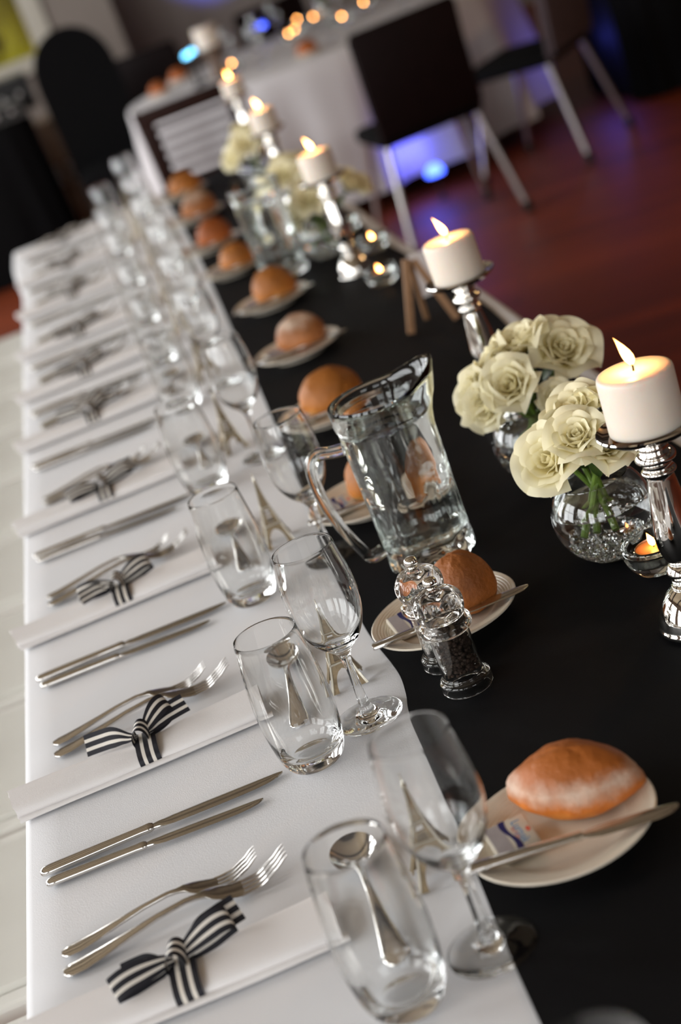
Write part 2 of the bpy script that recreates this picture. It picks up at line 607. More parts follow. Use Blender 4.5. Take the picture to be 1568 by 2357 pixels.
def window(n, axis, a0, a1, z0, z1, at, bars_v, bars_h, depth=0.05):
    """frame, glazing bars and panes set in a wall opening"""
    def bx(a, b, c, d, t=depth):
        return box(a, b, at - t / 2, at + t / 2, c, d) if axis == 'x' else box(at - t / 2, at + t / 2, a, b, c, d)
    V, F = join(bx(a0, a0 + 0.05, z0, z1), bx(a1 - 0.05, a1, z0, z1), bx(a0 + 0.05, a1 - 0.05, z0, z0 + 0.05), bx(a0 + 0.05, a1 - 0.05, z1 - 0.05, z1))
    fr = struct('window_%d' % n, mesh('window_frame', V, F, M['trimwhite'], False))
    va = [a0 + 0.05] + [a0 + (a1 - a0) * (k + 1) / (bars_v + 1) for k in range(bars_v)] + [a1 - 0.05]
    ha = [z0 + 0.05] + [z0 + (z1 - z0) * (k + 1) / (bars_h + 1) for k in range(bars_h)] + [z1 - 0.05]
    for v in va[1:-1]:
        vf = bx(v - 0.018, v + 0.018, z0 + 0.05, z1 - 0.05, 0.035)
        put('glazing_bar', mesh('glazing_bar', *vf, M['trimwhite'], False), fr)
    for h in ha[1:-1]:
        vf = bx(a0 + 0.05, a1 - 0.05, h - 0.015, h + 0.015, 0.028)
        put('glazing_bar', mesh('glazing_bar', *vf, M['trimwhite'], False), fr)
    return fr

nwin = 1
for wy, ww in WINDOWS:
    window(nwin, 'y', wy - ww / 2, wy + ww / 2, T + 0.1, T + 2.0, WIN_X - 0.04, 1, 1)
    nwin += 1
for a, b in ((-2.2, -0.5), (1.2, 2.9)):
    window(nwin, 'x', a, b, T + 0.2, T + 2.1, REAR_Y - 0.04, 1, 1)
    nwin += 1
fw = window(nwin, 'x', FWX0, FWX1, FWZ0, FWZ1, FAR_Y + 0.06, 1, 0)
V, F = box(FWX0 + 0.05, FWX1 - 0.05, FAR_Y + 0.058, FAR_Y + 0.064, FWZ0 + 0.05, FWZ1 - 0.05)
put('pane', mesh('pane', V, F, M['glass'], False), fw)
struct('trim_1', boxm('trim_1', M['trimwhite'], FWX1, FWX1 + 0.10, FAR_Y - 0.03, FAR_Y, FWZ0 - 0.05, FWZ1 + 0.1, bev=0.006))
struct('trim_2', boxm('trim_2', M['trimwhite'], FWX0 - 0.1, FWX1 + 0.12, FAR_Y - 0.10, FAR_Y, FWZ0 - 0.06, FWZ0, bev=0.008))
struct('baseboard_far', boxm('baseboard_far', M['trimwhite'], WIN_X, 0.84, FAR_Y - 0.02, FAR_Y, 0, 0.12))

# hedge outside the far window
random.seed(5)
V, F = [], []
nx, nz = 46, 26
for j in range(nz + 1):
    for i in range(nx + 1):
        V.append((-4.5 + 7 * i / nx, 14.0 + random.uniform(-0.25, 0.25), 3.6 * j / nz))
for j in range(nz):
    for i in range(nx):
        a = j * (nx + 1) + i
        F.append((a, a + 1, a + nx + 2, a + nx + 1))
n0 = len(V)
V += [(-4.5, 15.5, 0), (2.5, 15.5, 0), (2.5, 15.5, 3.6), (-4.5, 15.5, 3.6)]
F += [(nz * (nx + 1), nz * (nx + 1) + nx, n0 + 2, n0 + 3), (n0, n0 + 3, n0 + 2, n0 + 1)]
tag(put('garden_hedge', mesh('garden_hedge', V, F, M['hedge'], False)), 'yellow-green sunlit hedge seen through the far window', 'hedge')

# ------------------------------------------------------------------ head table, cloth, runner
Y0, Y1 = -1.60, 3.95
ht = thing('banquet_table', 'long head table hidden under white and black cloths', 'table', (0.41, 1.2, 0))
def at_parent(vf, p):
    o = p.location
    return [(v[0] - o.x, v[1] - o.y, v[2] - o.z) for v in vf[0]], vf[1]
put('tabletop', mesh('tabletop', *at_parent(box(0.004, 0.822, Y0 + 0.01, Y1 - 0.012, T - 0.03, T - 0.002, bev=0.004), ht), M['brownwood'], False), ht)
for lx in (0.09, 0.74):
    for ly in (Y0 + 0.12, 1.2, Y1 - 0.12):
        put('leg', mesh('leg', *at_parent(tube([(lx, ly, 0), (lx, ly, T - 0.03)], 0.017, 10), ht), M['legmetal']), ht)

def sm(x, a, b):
    t = min(1, max(0, (x - a) / (b - a)))
    return t * t * (3 - 2 * t)

def cloth_mesh():
    ys = [Y0 + (Y1 - Y0) * i / 360 for i in range(361)]
    rows = [(y, 0.0) for y in ys] + [(Y1 + 0.004, -0.003), (Y1 + 0.008, -0.012), (Y1 + 0.012, -0.15), (Y1 + 0.018, -0.42)]
    prof = [(-0.016, -0.42), (-0.015, -0.30), (-0.013, -0.16), (-0.0115, -0.06), (-0.010, -0.020), (-0.0085, -0.009), (-0.0045, -0.0018), (0.002, 0.001)]
    nx = 26
    prof += [(0.82 * i / nx, 0.0015) for i in range(1, nx)]
    prof += [(0.820, 0.001), (0.8285, -0.0018), (0.833, -0.009), (0.835, -0.02), (0.838, -0.06), (0.842, -0.16), (0.850, -0.30), (0.856, -0.42)]
    V, F = [], []
    for y, dz in rows:
        for x, z in prof:
            hang = min(1.0, max(0.0, -z / 0.42))
            wav = (0.020 * hang * math.sin(y * 9.0) + 0.012 * hang * math.sin(y * 23 + 1)) * (0.35 if x < 0.4 else 1.0)
            zz = max(-0.44, min(z, z + dz)) if z < 0 else z + dz
            sgn = -1 if x < 0.4 else 1
            xx = x + sgn * abs(wav) * 1.0
            if x < 0.1:
                xx -= 0.030 * sm(y, 3.1, 3.75) * (1 - max(0, x) / 0.1)
            else:
                if x > 0.7:                    # the right hem scallops gently
                    xx += 0.010 * math.sin(y * 5.2 + 0.4) * sm(x, 0.7, 0.82) * (0.4 + 0.6 * hang)
            z2 = zz
            if z > 0 and dz == 0:
                z2 += 0.0003 * math.sin(x * 31 + y * 7) * math.sin(y * 13)
                for cy_ in (-0.115, 0.315, 0.77, 1.2, 1.75, 2.4):           # sharp iron creases
                    z2 += 0.0013 * max(0, 1 - abs(y - cy_ - 0.03 * x) / 0.022)
            V.append((xx, y, T + z2))
    n = len(prof)
    for i in range(len(rows) - 1):
        for j in range(n - 1):
            a = i * n + j
            F.append((a, a + 1, a + n + 1, a + n))
    return mesh('tablecloth', V, F, M['cloth'])
tag(put('tablecloth', cloth_mesh()), 'white linen tablecloth draped over the long head table', 'tablecloth')

def runner_mesh():
    edge = [(-1.60, 0.345), (-0.8, 0.352), (-0.354, 0.362), (-0.216, 0.368), (-0.037, 0.376), (0.067, 0.380), (0.113, 0.3865), (0.155, 0.390), (0.196, 0.3885),
            (0.265, 0.383), (0.35, 0.382), (0.5, 0.385), (0.684, 0.390), (1.0, 0.402), (1.344, 0.415), (1.876, 0.429), (2.634, 0.450), (3.3, 0.460), (3.945, 0.462)]
    E = smoothpts(edge, 5)
    V, F = [], []
    nx = 16
    for y, xe in E:
        xr = 0.800 + 0.006 * math.sin(y * 5.2 + 0.4) + 0.004 * math.sin(y * 11)
        row = []
        for i in range(nx + 1):
            t = i / nx
            x = xe + (xr - xe) * t
            z = 0.0046 + 0.0012 * math.exp(-((x - xe) / 0.012) ** 2) * (0.5 + 0.5 * math.sin(y * 19)) + 0.0004 * math.sin(x * 26 + y * 9)
            row.append((x, y, T + z))
        V += [(row[0][0], y, T + 0.0029)] + row + [(row[-1][0], y, T + 0.0029)]
    n = nx + 3
    for i in range(len(E) - 1):
        for j in range(n - 1):
            a = i * n + j
            F.append((a, a + 1, a + n + 1, a + n))
    return mesh('table_runner', V, F, M['runner'])
tag(put('table_runner', runner_mesh()), 'wide black satin runner laid along the right half of the table', 'runner')

# ------------------------------------------------------------------ glassware
def wine_glass_meshes():
    outer = smoothpts([(0.0352, 0.0014), (0.0340, 0.0027), (0.022, 0.0040), (0.011, 0.0078), (0.0062, 0.0160), (0.0046, 0.030), (0.0041, 0.050), (0.0044, 0.066),
                       (0.0064, 0.0765), (0.0118, 0.0845), (0.0205, 0.0935), (0.0285, 0.1075), (0.0334, 0.1250), (0.0350, 0.1420), (0.0342, 0.1600), (0.0318, 0.1800), (0.0290, 0.1990)], 4)
    rim = [(0.0289, 0.2000), (0.0286, 0.2002), (0.0283, 0.2000)]
    inner = smoothpts([(0.0282, 0.1990), (0.0310, 0.1800), (0.0334, 0.1600), (0.0342, 0.1420), (0.0326, 0.1250), (0.0276, 0.1085), (0.0185, 0.0960), (0.0090, 0.0895), (0.0, 0.0880)], 4)
    prof = [(0.0, 0.0004), (0.020, 0.0002), (0.0335, 0.0)] + outer + rim + inner
    prof = [(r * (1 - 0.045 * (z < 0.02)), z * 0.925) for r, z in prof]
    V, F, idx = lathe(prof, 40)
    def pick(a, b):
        return sub_mesh(V, [f for f, i in zip(F, idx) if a <= i < b])
    i1 = 3 + 16      # z = 0.017
    i2 = 3 + 32      # z = 0.0765
    return [(n, mesh(n, *pick(a, b), M['glass'])) for n, a, b in (('foot', 0, i1), ('stem', i1, i2), ('bowl', i2, 999))]
WG = wine_glass_meshes()
def wine_glass(x, y, label, z=None, first=[None], rz=0):
    if first[0] is None:
        t = thing('wine_glass', label, 'wine glass', (x, y, z or CL), 0, 'wine glasses along the place settings')
        for n, me in WG:
            put(n, me, t)
        first[0] = t
        return t
    return dup(first[0], (x, y, z or CL), rz, label)

def tumbler_mesh():
    outer = smoothpts([(0.0250, 0.0008), (0.0285, 0.006), (0.0318, 0.016), (0.0352, 0.040), (0.0366, 0.064), (0.0355, 0.090), (0.0330, 0.118), (0.0299, 0.1470)], 4)
    rim = [(0.0297, 0.1480), (0.0294, 0.1482), (0.0291, 0.1480)]
    inner = smoothpts([(0.0290, 0.1470), (0.0321, 0.118), (0.0346, 0.090), (0.0356, 0.064), (0.0340, 0.040), (0.0296, 0.022), (0.0215, 0.0150), (0.010, 0.0128), (0.0, 0.0122)], 4)
    prof = [(0.0, 0.0022), (0.014, 0.0018), (0.021, 0.0003), (0.0235, 0.0)] + outer + rim + inner
    V, F, _ = lathe([(r, z * 0.925) for r, z in prof], 44)
    return mesh('water_tumbler', V, F, M['glass'])
TUM = tumbler_mesh()
def tumbler(x, y, label, group='water tumblers along the place settings', name='water_tumbler', z=None):
    return tag(put(name, TUM, None, (x, y, z or CL)), label, 'tumbler', group)

# ------------------------------------------------------------------ cutlery (local x runs from butt to tip)
def knife_parts():
    hs = []
    for x, hw, htk in ((0.0, 0.0035, 0.0022), (0.0012, 0.0052, 0.0032), (0.004, 0.0064, 0.0038), (0.012, 0.0070, 0.0041), (0.04, 0.0066, 0.0040),
                       (0.075, 0.0058, 0.0038), (0.100, 0.0054, 0.0036), (0.106, 0.0060, 0.0038), (0.109, 0.0060, 0.0036), (0.112, 0.0042, 0.0026)):
        hs.append((x, 0, 0.0042, hw, htk))
    bs = []
    for x, lo, hi in ((0.112, -0.0040, 0.0040), (0.118, -0.0052, 0.0050), (0.124, -0.0074, 0.0058), (0.132, -0.0090, 0.0064), (0.16, -0.0094, 0.0068), (0.19, -0.0092, 0.0069),
                      (0.212, -0.0082, 0.0068), (0.226, -0.0060, 0.0066), (0.235, -0.0030, 0.0060), (0.2395, 0.0004, 0.0050), (0.241, 0.0026, 0.0042)):
        bs.append((x, (lo + hi) / 2, 0.0040 - 0.0016 * sm(x, 0.112, 0.241), (hi - lo) / 2, 0.0008 if x > 0.12 else 0.0014))
    return mesh('handle', *loft(hs, 14), M['steel']), mesh('blade', *loft(bs, 12, 3.2), M['blade'])
KH, KB = knife_parts()
def table_knife(x, y, rz, label, scale=1.0, first=[None]):
    if first[0] is None:
        t = thing('table_knife', label, 'knife', (x, y, CL), rz, 'knives laid in pairs beside the napkins')
        put('handle', KH, t); put('blade', KB, t)
        first[0] = t
        t.scale = (scale,) * 3
        return t
    return dup(first[0], (x, y, CL), rz, label, scale)

def zfork(x):
    pts = [(0, 0.0030), (0.02, 0.0040), (0.05, 0.0085), (0.08, 0.0135), (0.105, 0.0165), (0.125, 0.0150), (0.140, 0.0095), (0.155, 0.0050), (0.170, 0.0055), (0.185, 0.0115), (0.200, 0.0210)]
    for (a, za), (b, zb) in zip(pts, pts[1:]):
        if a <= x <= b:
            t = (x - a) / (b - a); t = t * t * (3 - 2 * t) * 0.35 + t * 0.65
            return za + (zb - za) * t
    return pts[-1][1]

def fork_parts():
    W = [(0, 0.0042), (0.002, 0.0070), (0.007, 0.0088), (0.018, 0.0094), (0.035, 0.0080), (0.06, 0.0052), (0.085, 0.0036), (0.11, 0.0030), (0.118, 0.0034)]
    hd = [(x, 0, zfork(x), w, 0.0021 if x < 0.05 else 0.0024) for x, w in W]
    N = [(0.118, 0.0034), (0.126, 0.0058), (0.133, 0.0098), (0.140, 0.0117), (0.150, 0.0120), (0.157, 0.0118)]
    nk = [(x, 0, zfork(x), w, 0.0019 - 0.0006 * (x > 0.13)) for x, w in N]
    tines = []
    for q in (-1.5, -0.5, 0.5, 1.5):
        s = []
        for i in range(9):
            x = 0.1535 + 0.0465 * i / 8
            f = i / 8
            s.append((x, q * 0.0064, zfork(x), 0.0020 * (1 - 0.45 * f) if i < 8 else 0.0006, 0.0012 if i < 8 else 0.0005))
        tines.append(mesh('tine', *loft(s, 8, 2.6), M['steel']))
    return mesh('handle', *loft(hd, 14), M['steel']), mesh('neck', *loft(nk, 14, 2.8), M['blade']), tines
FH, FN, FT = fork_parts()
def table_fork(x, y, rz, label, scale=1.0, first=[None]):
    if first[0] is None:
        t = thing('table_fork', label, 'fork', (x, y, CL), rz, 'forks laid in pairs beside the napkins')
        put('handle', FH, t); put('head', FN, t)
        for me in FT:
            put('tine', me, t)
        first[0] = t
        t.scale = (scale,) * 3
        return t
    return dup(first[0], (x, y, CL), rz, label, scale)

def spoon_parts():
    n, k = 28, 7
    V, F = [], []
    for s in (0, 1):                                   # inner and outer skins of the bowl
        V.append((0.0, 0.0, 0.0012 if s == 0 else 0.0))
        for i in range(1, k + 1):
            f = i / k
            for j in range(n):
                a = 2 * PI * j / n
                ex = 0.0265 * math.cos(a); ey = 0.0190 * math.sin(a) * (1 - 0.12 * math.cos(a))
                V.append((ex * f, ey * f, 0.0085 * f ** 2.1 + (0.0012 if s == 0 else 0)))
    o2 = 1 + n * k
    for s, o in ((0, 0), (1, o2)):
        for j in range(n):
            q = (j + 1) % n
            F.append((o, o + 1 + j, o + 1 + q) if s == 0 else (o, o + 1 + q, o + 1 + j))
            for i in range(k - 1):
                a, b = o + 1 + i * n + j, o + 1 + i * n + q
                F.append((a, a + n, b + n, b) if s == 0 else (a, b, b + n, a + n))
    for j in range(n):
        q = (j + 1) % n
        a, b = 1 + (k - 1) * n + j, 1 + (k - 1) * n + q
        F.append((a, a + o2, b + o2, b))
    V = [(x * 1.13, y * 1.13, z) for x, y, z in V]
    bowl = mesh('bowl', V, F, M['steel'])
    hs = []
    for x, z, hw, t in ((0.0245, 0.0092, 0.0046, 0.0013), (0.030, 0.0105, 0.0034, 0.0017), (0.040, 0.0118, 0.0030, 0.0022), (0.060, 0.0120, 0.0033, 0.0023), (0.085, 0.0095, 0.0050, 0.0020),
                        (0.110, 0.0060, 0.0074, 0.0017), (0.128, 0.0038, 0.0090, 0.0016), (0.138, 0.0030, 0.0088, 0.0015), (0.143, 0.0028, 0.0066, 0.0014), (0.145, 0.0028, 0.0036, 0.0012)):
        hs.append((x * 1.13, 0, z, hw * 1.13, t))
    return bowl, mesh('handle', *loft(hs, 12), M['steel'])
SB, SH = spoon_parts()
def dessert_spoon(x, y, rz, label, first=[None]):
    if first[0] is None:
        t = thing('dessert_spoon', label, 'spoon', (x, y, CL), rz, 'dessert spoons above the napkins')
        put('bowl', SB, t); put('handle', SH, t)
        first[0] = t
        return t
    return dup(first[0], (x, y, CL), rz, label)

# ------------------------------------------------------------------ rolled napkin tied with striped ribbon (local x along the roll)
def napkin_parts(seed, style):
    rnd = random.Random(seed)
    L0, L1 = -0.150, 0.122
    n = 20
    secs = []
    for i in range(15):
        t = i / 14
        x = L0 + (L1 - L0) * t
        pinch = 1 - 0.07 * math.exp(-((x - 0.0) / 0.02) ** 2)
        hw = (0.0275 + 0.0045 * t) * pinch
        hh = (0.0070 + 0.0008 * math.sin(t * 5 + seed)) * pinch
        secs.append((x, 0.0015 * math.sin(t * 4 + seed), hh + 0.0004, hw, hh))
    V, F = [], []
    for si, (x, yc, zc, hw, hh) in enumerate(secs):
        for j in range(n):
            a = 2 * PI * j / n
            c, s = math.cos(a), math.sin(a)
            yy = yc + hw * math.copysign(abs(c) ** 0.62, c)
            zz = zc + hh * math.copysign(abs(s) ** 0.80, s)
            xx = x
            if si == 0:
                xx += 0.010 * (-c * 0.5 + 0.5) + rnd.uniform(0, 0.002)         # ragged, slanting mouth of the roll
            V.append((xx, yy, zz))
    k = len(secs)
    for i in range(k - 1):
        for j in range(n):
            q = (j + 1) % n
            F.append((i * n + j, i * n + q, (i + 1) * n + q, (i + 1) * n + j))
    F.append(tuple(range((k - 1) * n, k * n)))
    # spiral inner layers seen at the mouth
    base = len(V)
    ring0 = list(range(n))
    for j in range(n):
        v = Vector(V[j]); c = Vector((v.x + 0.012, secs[0][1] + (v.y - secs[0][1]) * 0.82, secs[0][2] + (v.z - secs[0][2]) * 0.68))
        V.append(tuple(c))
    for j in range(n):
        q = (j + 1) % n
        F.append((j, base + j, base + q, q))
    F.append(tuple(base + j for j in range(n)))
    roll = mesh('napkin_roll', V, F, M['linen'])
    # loose hem flap along the camera-side edge
    fl = []
    for i in range(13):
        t = i / 12
        x = L0 + 0.012 + (L1 - L0 - 0.006) * t
        fl.append((x, -0.0275 - 0.0045 * t + 0.0015 * math.sin(6 * t + seed), 0.0026 + 0.0012 * math.sin(3 * t), 0.0062, 0.0020 + 0.0006 * math.sin(9 * t + seed)))
    flap = mesh('hem_flap', *loft(fl, 10, 2.2), M['linen'])
    # ribbon band round the roll
    pts, sd = [], []
    hw, hh, zc = 0.0300, 0.0074, 0.0078
    for j in range(25):
        a = PI * 0.5 - 2 * PI * j / 24
        c, s = math.cos(a), math.sin(a)
        pts.append((0.002, (hw + 0.0008) * math.copysign(abs(c) ** 0.62, c), max(0.0004, zc + (hh + 0.0010) * math.copysign(abs(s) ** 0.8, s))))
        sd.append((1, 0.0, 0))
    W = 0.0225
    parts = [('ribbon_band', strip('ribbon_band', pts, sd, W, M['ribbon']))]
    # knot: short strip wrapped over the gathered ribbon
    ky, kz = 0.010, 0.0160
    pts, sd = [], []
    for j in range(9):
        a = -0.5 + (PI + 1.0) * j / 8
        pts.append((0.0080 * math.cos(a) * -1, ky - 0.0015, kz + 0.0035 + 0.0125 * math.sin(a)))
        sd.append((0.35, 1, 0.25))
    parts.append(('knot', strip('knot', pts, sd, 0.0175, M['ribbon'])))
    def tail(sx, ang, length, lift, tw, wid=W):
        p, s = [], []
        for i in range(7):
            t = i / 6
            x = sx * (0.004 + length * t * math.cos(ang)); y = ky + length * t * math.sin(ang) + 0.003 * math.sin(3 * t)
            z = kz + 0.003 + lift * math.sin(PI * min(1, t * 1.1)) - 0.0045 * t
            p.append((x, y, max(z, 0.0165 + 0.0088 * min(1, t * 2.5) * wid / 0.0225)))
            g = 1 - math.exp(-t * 5)
            s.append((sx * -math.sin(ang) * 0.5, 0.62 * math.cos(ang), 0.80 * g))
        me = strip('tail', p, s, wid, M['ribbon'])
        nw = 5                                          # gather the inner end into the knot
        nrow = len(me.vertices) // nw
        for i in range(nrow):
            f = 0.35 + 0.65 * sm(i / (nrow - 1), 0.0, 0.5)
            c = me.vertices[i * nw + 2].co.copy()
            for j in range(nw):
                v = me.vertices[i * nw + j]
                v.co = c + (v.co - c) * f
        return me
    def loop(sx, ang, length, height, fat=0.9):
        p, s = [], []
        for i in range(13):
            a = 2 * PI * i / 12
            rr = 0.5 * (1 - math.cos(a))
            x = sx * (0.003 + length * rr * math.cos(ang)); y = ky + length * rr * math.sin(ang)
            z = kz + 0.004 + height * math.sin(a) * (0.4 + 0.6 * rr) + 0.5 * height * rr
            p.append((x, y, max(z, 0.0172 + 0.0070 * rr)))
            s.append((-sx * math.sin(ang) * 0.6, math.cos(ang) * fat * 0.7, 0.72))
        me = strip('bow_loop', p, s, W * 0.92, M['ribbon'])
        nw = 5
        nrow = len(me.vertices) // nw
        for i in range(nrow):
            t = i / (nrow - 1)
            f = 0.35 + 0.65 * sm(min(t, 1 - t), 0.0, 0.3)
            c = me.vertices[i * nw + 2].co.copy()
            for j in range(nw):
                v = me.vertices[i * nw + j]
                v.co = c + (v.co - c) * f
        return me
    if style == 0:
        parts += [('bow_loop', loop(-1, -0.30, 0.052, 0.006)), ('bow_loop', loop(1, 0.26, 0.048, 0.009)),
                  ('ribbon_tail', tail(-1, 0.12, 0.040, 0.003, 0.4, 0.016)), ('ribbon_tail', tail(1, 0.42, 0.058, 0.008, 0.5))]
    elif style == 1:
        parts += [('ribbon_tail', tail(-1, 0.26, 0.055, 0.004, 0.2)), ('bow_loop', loop(1, 0.62, 0.042, 0.013)), ('ribbon_tail', tail(1, 0.40, 0.052, 0.004, 0.3, 0.020))]
    else:
        parts += [('bow_loop', loop(-1, 0.10, 0.048, 0.006)), ('bow_loop', loop(1, 0.35, 0.048, 0.009)), ('ribbon_tail', tail(-1, -0.25, 0.046, 0.002, 0.3, 0.018))]
    return roll, flap, parts
NAP = {}
def napkin(x, y, rz, style, label):
    t = thing('rolled_napkin', label, 'napkin', (x, y, CL), rz, 'rolled napkins along the place settings')
    if style not in NAP:
        NAP[style] = napkin_parts(style + 1, style)
    roll, flap, parts = NAP[style]
    put('napkin_roll', roll, t); put('hem_flap', flap, t)
    for n, me in parts:
        put(n, me, t)['label'] = 'navy and white striped ribbon'
    return t

# ------------------------------------------------------------------ bread plates, rolls, butter
def plate_mesh(R=0.0772):
    p = [(0.0, 0.0022), (0.040, 0.0022), (0.0440, 0.0), (0.0480, 0.0), (0.0500, 0.0034), (0.064, 0.0085), (0.078, 0.0140), (0.0822, 0.0160), (0.0826, 0.0172), (0.0815, 0.0180), (0.0795, 0.0176)]
    for k in range(8):                                  # fine raised rings of the rim
        r = 0.0785 - 0.0030 * k
        z = 0.0170 - 0.0011 * k
        p += [(r, z), (r - 0.0012, z - 0.0001), (r - 0.0018, z - 0.0009)]
    p += [(0.0535, 0.0072), (0.050, 0.0058), (0.044, 0.0050), (0.030, 0.0048), (0.0, 0.0048)]
    V, F, _ = lathe([(r * R / 0.0826, z) for r, z in p], 56)
    return mesh('bread_plate', V, F, M['plate'])
PL = plate_mesh()

def bread_mesh(name, L, W, H, seed, point=0.0, mat=None, cleft=0.0, flat=0.25):
    rnd = random.Random(seed)
    ph = [rnd.uniform(0, 6) for _ in range(6)]
    nu, nv = 36, 20
    V, F = [], []
    for i in range(nv + 1):
        th = PI * i / nv
        for j in range(nu):
            a = 2 * PI * j / nu
            x, y, z = math.sin(th) * math.cos(a), math.sin(th) * math.sin(a), math.cos(th)
            w = 1 - point * abs(x) ** 2.2
            bump = 1 + min(1.0, 2.2 * math.sin(th)) * (0.025 * math.sin(3 * a + ph[0] + 2 * th) + 0.018 * math.sin(5 * a + ph[1]) * math.sin(4 * th + ph[2]) + 0.012 * math.sin(9 * a + ph[3] + 7 * th))
            zz = z if z > 0 else z * 0.55
            X, Y, Z = x * L / 2 * bump, y * W / 2 * w * bump, zz * H * 0.68 * (1 - point * 0.35 * abs(x) ** 2) * bump
            if cleft and z > -0.2:                      # baker's slash along the top
                Z -= cleft * math.exp(-((y - 0.12 + 0.25 * x) / 0.12) ** 2) * (1 - x * x)
            V.append((X, Y, Z))
    for i in range(nv):
        for j in range(nu):
            q = (j + 1) % nu
            F.append((i * nu + j, (i + 1) * nu + j, (i + 1) * nu + q, i * nu + q))
    zmin = -0.55 * H * 0.68 * 0.85
    V = [(x, y, max(z, zmin) - zmin) for x, y, z in V]
    return mesh(name, V, F, mat)

def spreader_parts():
    hs = [(x, 0, 0.003, w, 0.0026) for x, w in ((0, 0.0044), (0.001, 0.0062), (0.004, 0.0070), (0.03, 0.0066), (0.08, 0.0052), (0.098, 0.0046), (0.103, 0.0052), (0.106, 0.0040))]
    bs = [(x, c, 0.0028, w, 0.0009) for x, c, w in ((0.106, 0, 0.0040), (0.113, -0.0008, 0.0062), (0.122, -0.0012, 0.0082), (0.15, -0.0012, 0.0086), (0.172, -0.0008, 0.0082), (0.182, 0, 0.0068), (0.188, 0.0008, 0.0044), (0.190, 0.0012, 0.0022))]
    return mesh('handle', *loft(hs, 12, 2.8), M['steel']), mesh('blade', *loft(bs, 12, 3.0), M['blade'])
BKH, BKB = spreader_parts()
def butter_knife(loc, rz, label, first=[None]):
    if first[0] is None:
        t = thing('butter_knife', label, 'knife', loc, rz, 'butter knives across the bread plates')
        put('handle', BKH, t); put('blade', BKB, t)
        first[0] = t
    else:
        t = dup(first[0], loc, rz, label)
    t.rotation_euler = (0, 0.0, rz)
    t.scale = (0.88, 0.95, 1)
    return t

def text_mesh(name, s, size, mat, extr=0.00005):
    cu = bpy.data.curves.new(name, 'FONT')
    cu.body = s
    cu.size = size
    cu.align_x = 'CENTER'; cu.align_y = 'CENTER'
    cu.extrude = extr
    cu.resolution_u = 2
    tmp = bpy.data.objects.new(name, cu)
    COL.objects.link(tmp)
    bpy.context.view_layer.update()
    me = bpy.data.meshes.new_from_object(tmp.evaluated_get(bpy.context.evaluated_depsgraph_get()))
    bpy.data.objects.remove(tmp)
    me.materials.clear()
    me.materials.append(mat)
    me.name = name
    return me

def butter_parts():
    """portion pack: local x along the lettering (width 0.040), y towards the logo (height 0.034)"""
    w, h, d = 0.0205, 0.0180, 0.0085
    top = d + 0.00008
    P = [('wrapper', mesh('wrapper', *box(-w, w, -h, h, 0, d, bev=0.0022), M['foil']))]
    P.append(('fold_flap', mesh('fold_flap', *box(w - 0.002, w + 0.0012, -h * 0.8, h * 0.8, 0.001, d * 0.7, bev=0.0005), M['foil'])))
    def flat(name, pts, mat, lift=0.0):
        V = [(x, y, top + lift) for x, y in pts] + [(x, y, top + lift + 0.00008) for x, y in pts]
        n = len(pts)
        F = [tuple(range(n, 2 * n)), tuple(reversed(range(n)))] + [(i, (i + 1) % n, n + (i + 1) % n, n + i) for i in range(n)]
        return mesh(name, V, F, mat, False)
    P.append(('print_panel', flat('print_panel', [(-w + .002, -h + .002), (w - .002, -h + .002), (w - .002, -0.0035), (-w + .002, -0.0035)], M['foilgrey'])))
    up, lo = [], []
    for i in range(13):                                 # navy ribbon, broad at both ends and thin in the middle
        t = -1 + 2 * i / 12
        x = t * (w - 0.001)
        mid = -0.0005 + 0.0022 * math.sin(t * 2.6)
        hw = 0.0014 + 0.0014 * abs(t)
        up.append((x, mid + hw)); lo.append((x, mid - hw))
    P.append(('print_band', flat('print_band', lo + up[::-1], M['navyprint'], 0.0001)))
    P.append(('lettering', text_mesh('lettering', 'Lurpak', 0.0105, M['blueprint'])))
    P.append(('lettering', text_mesh('lettering', 'BUTTER', 0.0044, M['redprint'])))
    P.append(('emblem', flat('emblem', [(0.0034 * math.cos(a) + 0.001, 0.0139 + 0.0018 * math.sin(a)) for a in [2 * PI * q / 14 for q in range(14)]], M['redprint'])))
    return P
BUT = butter_parts()
def butter(loc, rz, label, first=[None], tilt=0.0):
    if first[0] is None:
        t = thing('butter_pack', label, 'butter', loc, rz, 'butter portions on the bread plates')
        k = 0
        for n, me in BUT:
            o = put(n, me, t)
            if n == 'lettering':
                o.location = (0, 0.0078 if k == 0 else 0.0036, 0.0085 + 0.0001)
                k += 1
        first[0] = t
    else:
        t = dup(first[0], loc, rz, label)
    t.rotation_euler = (0, tilt, rz)
    return t

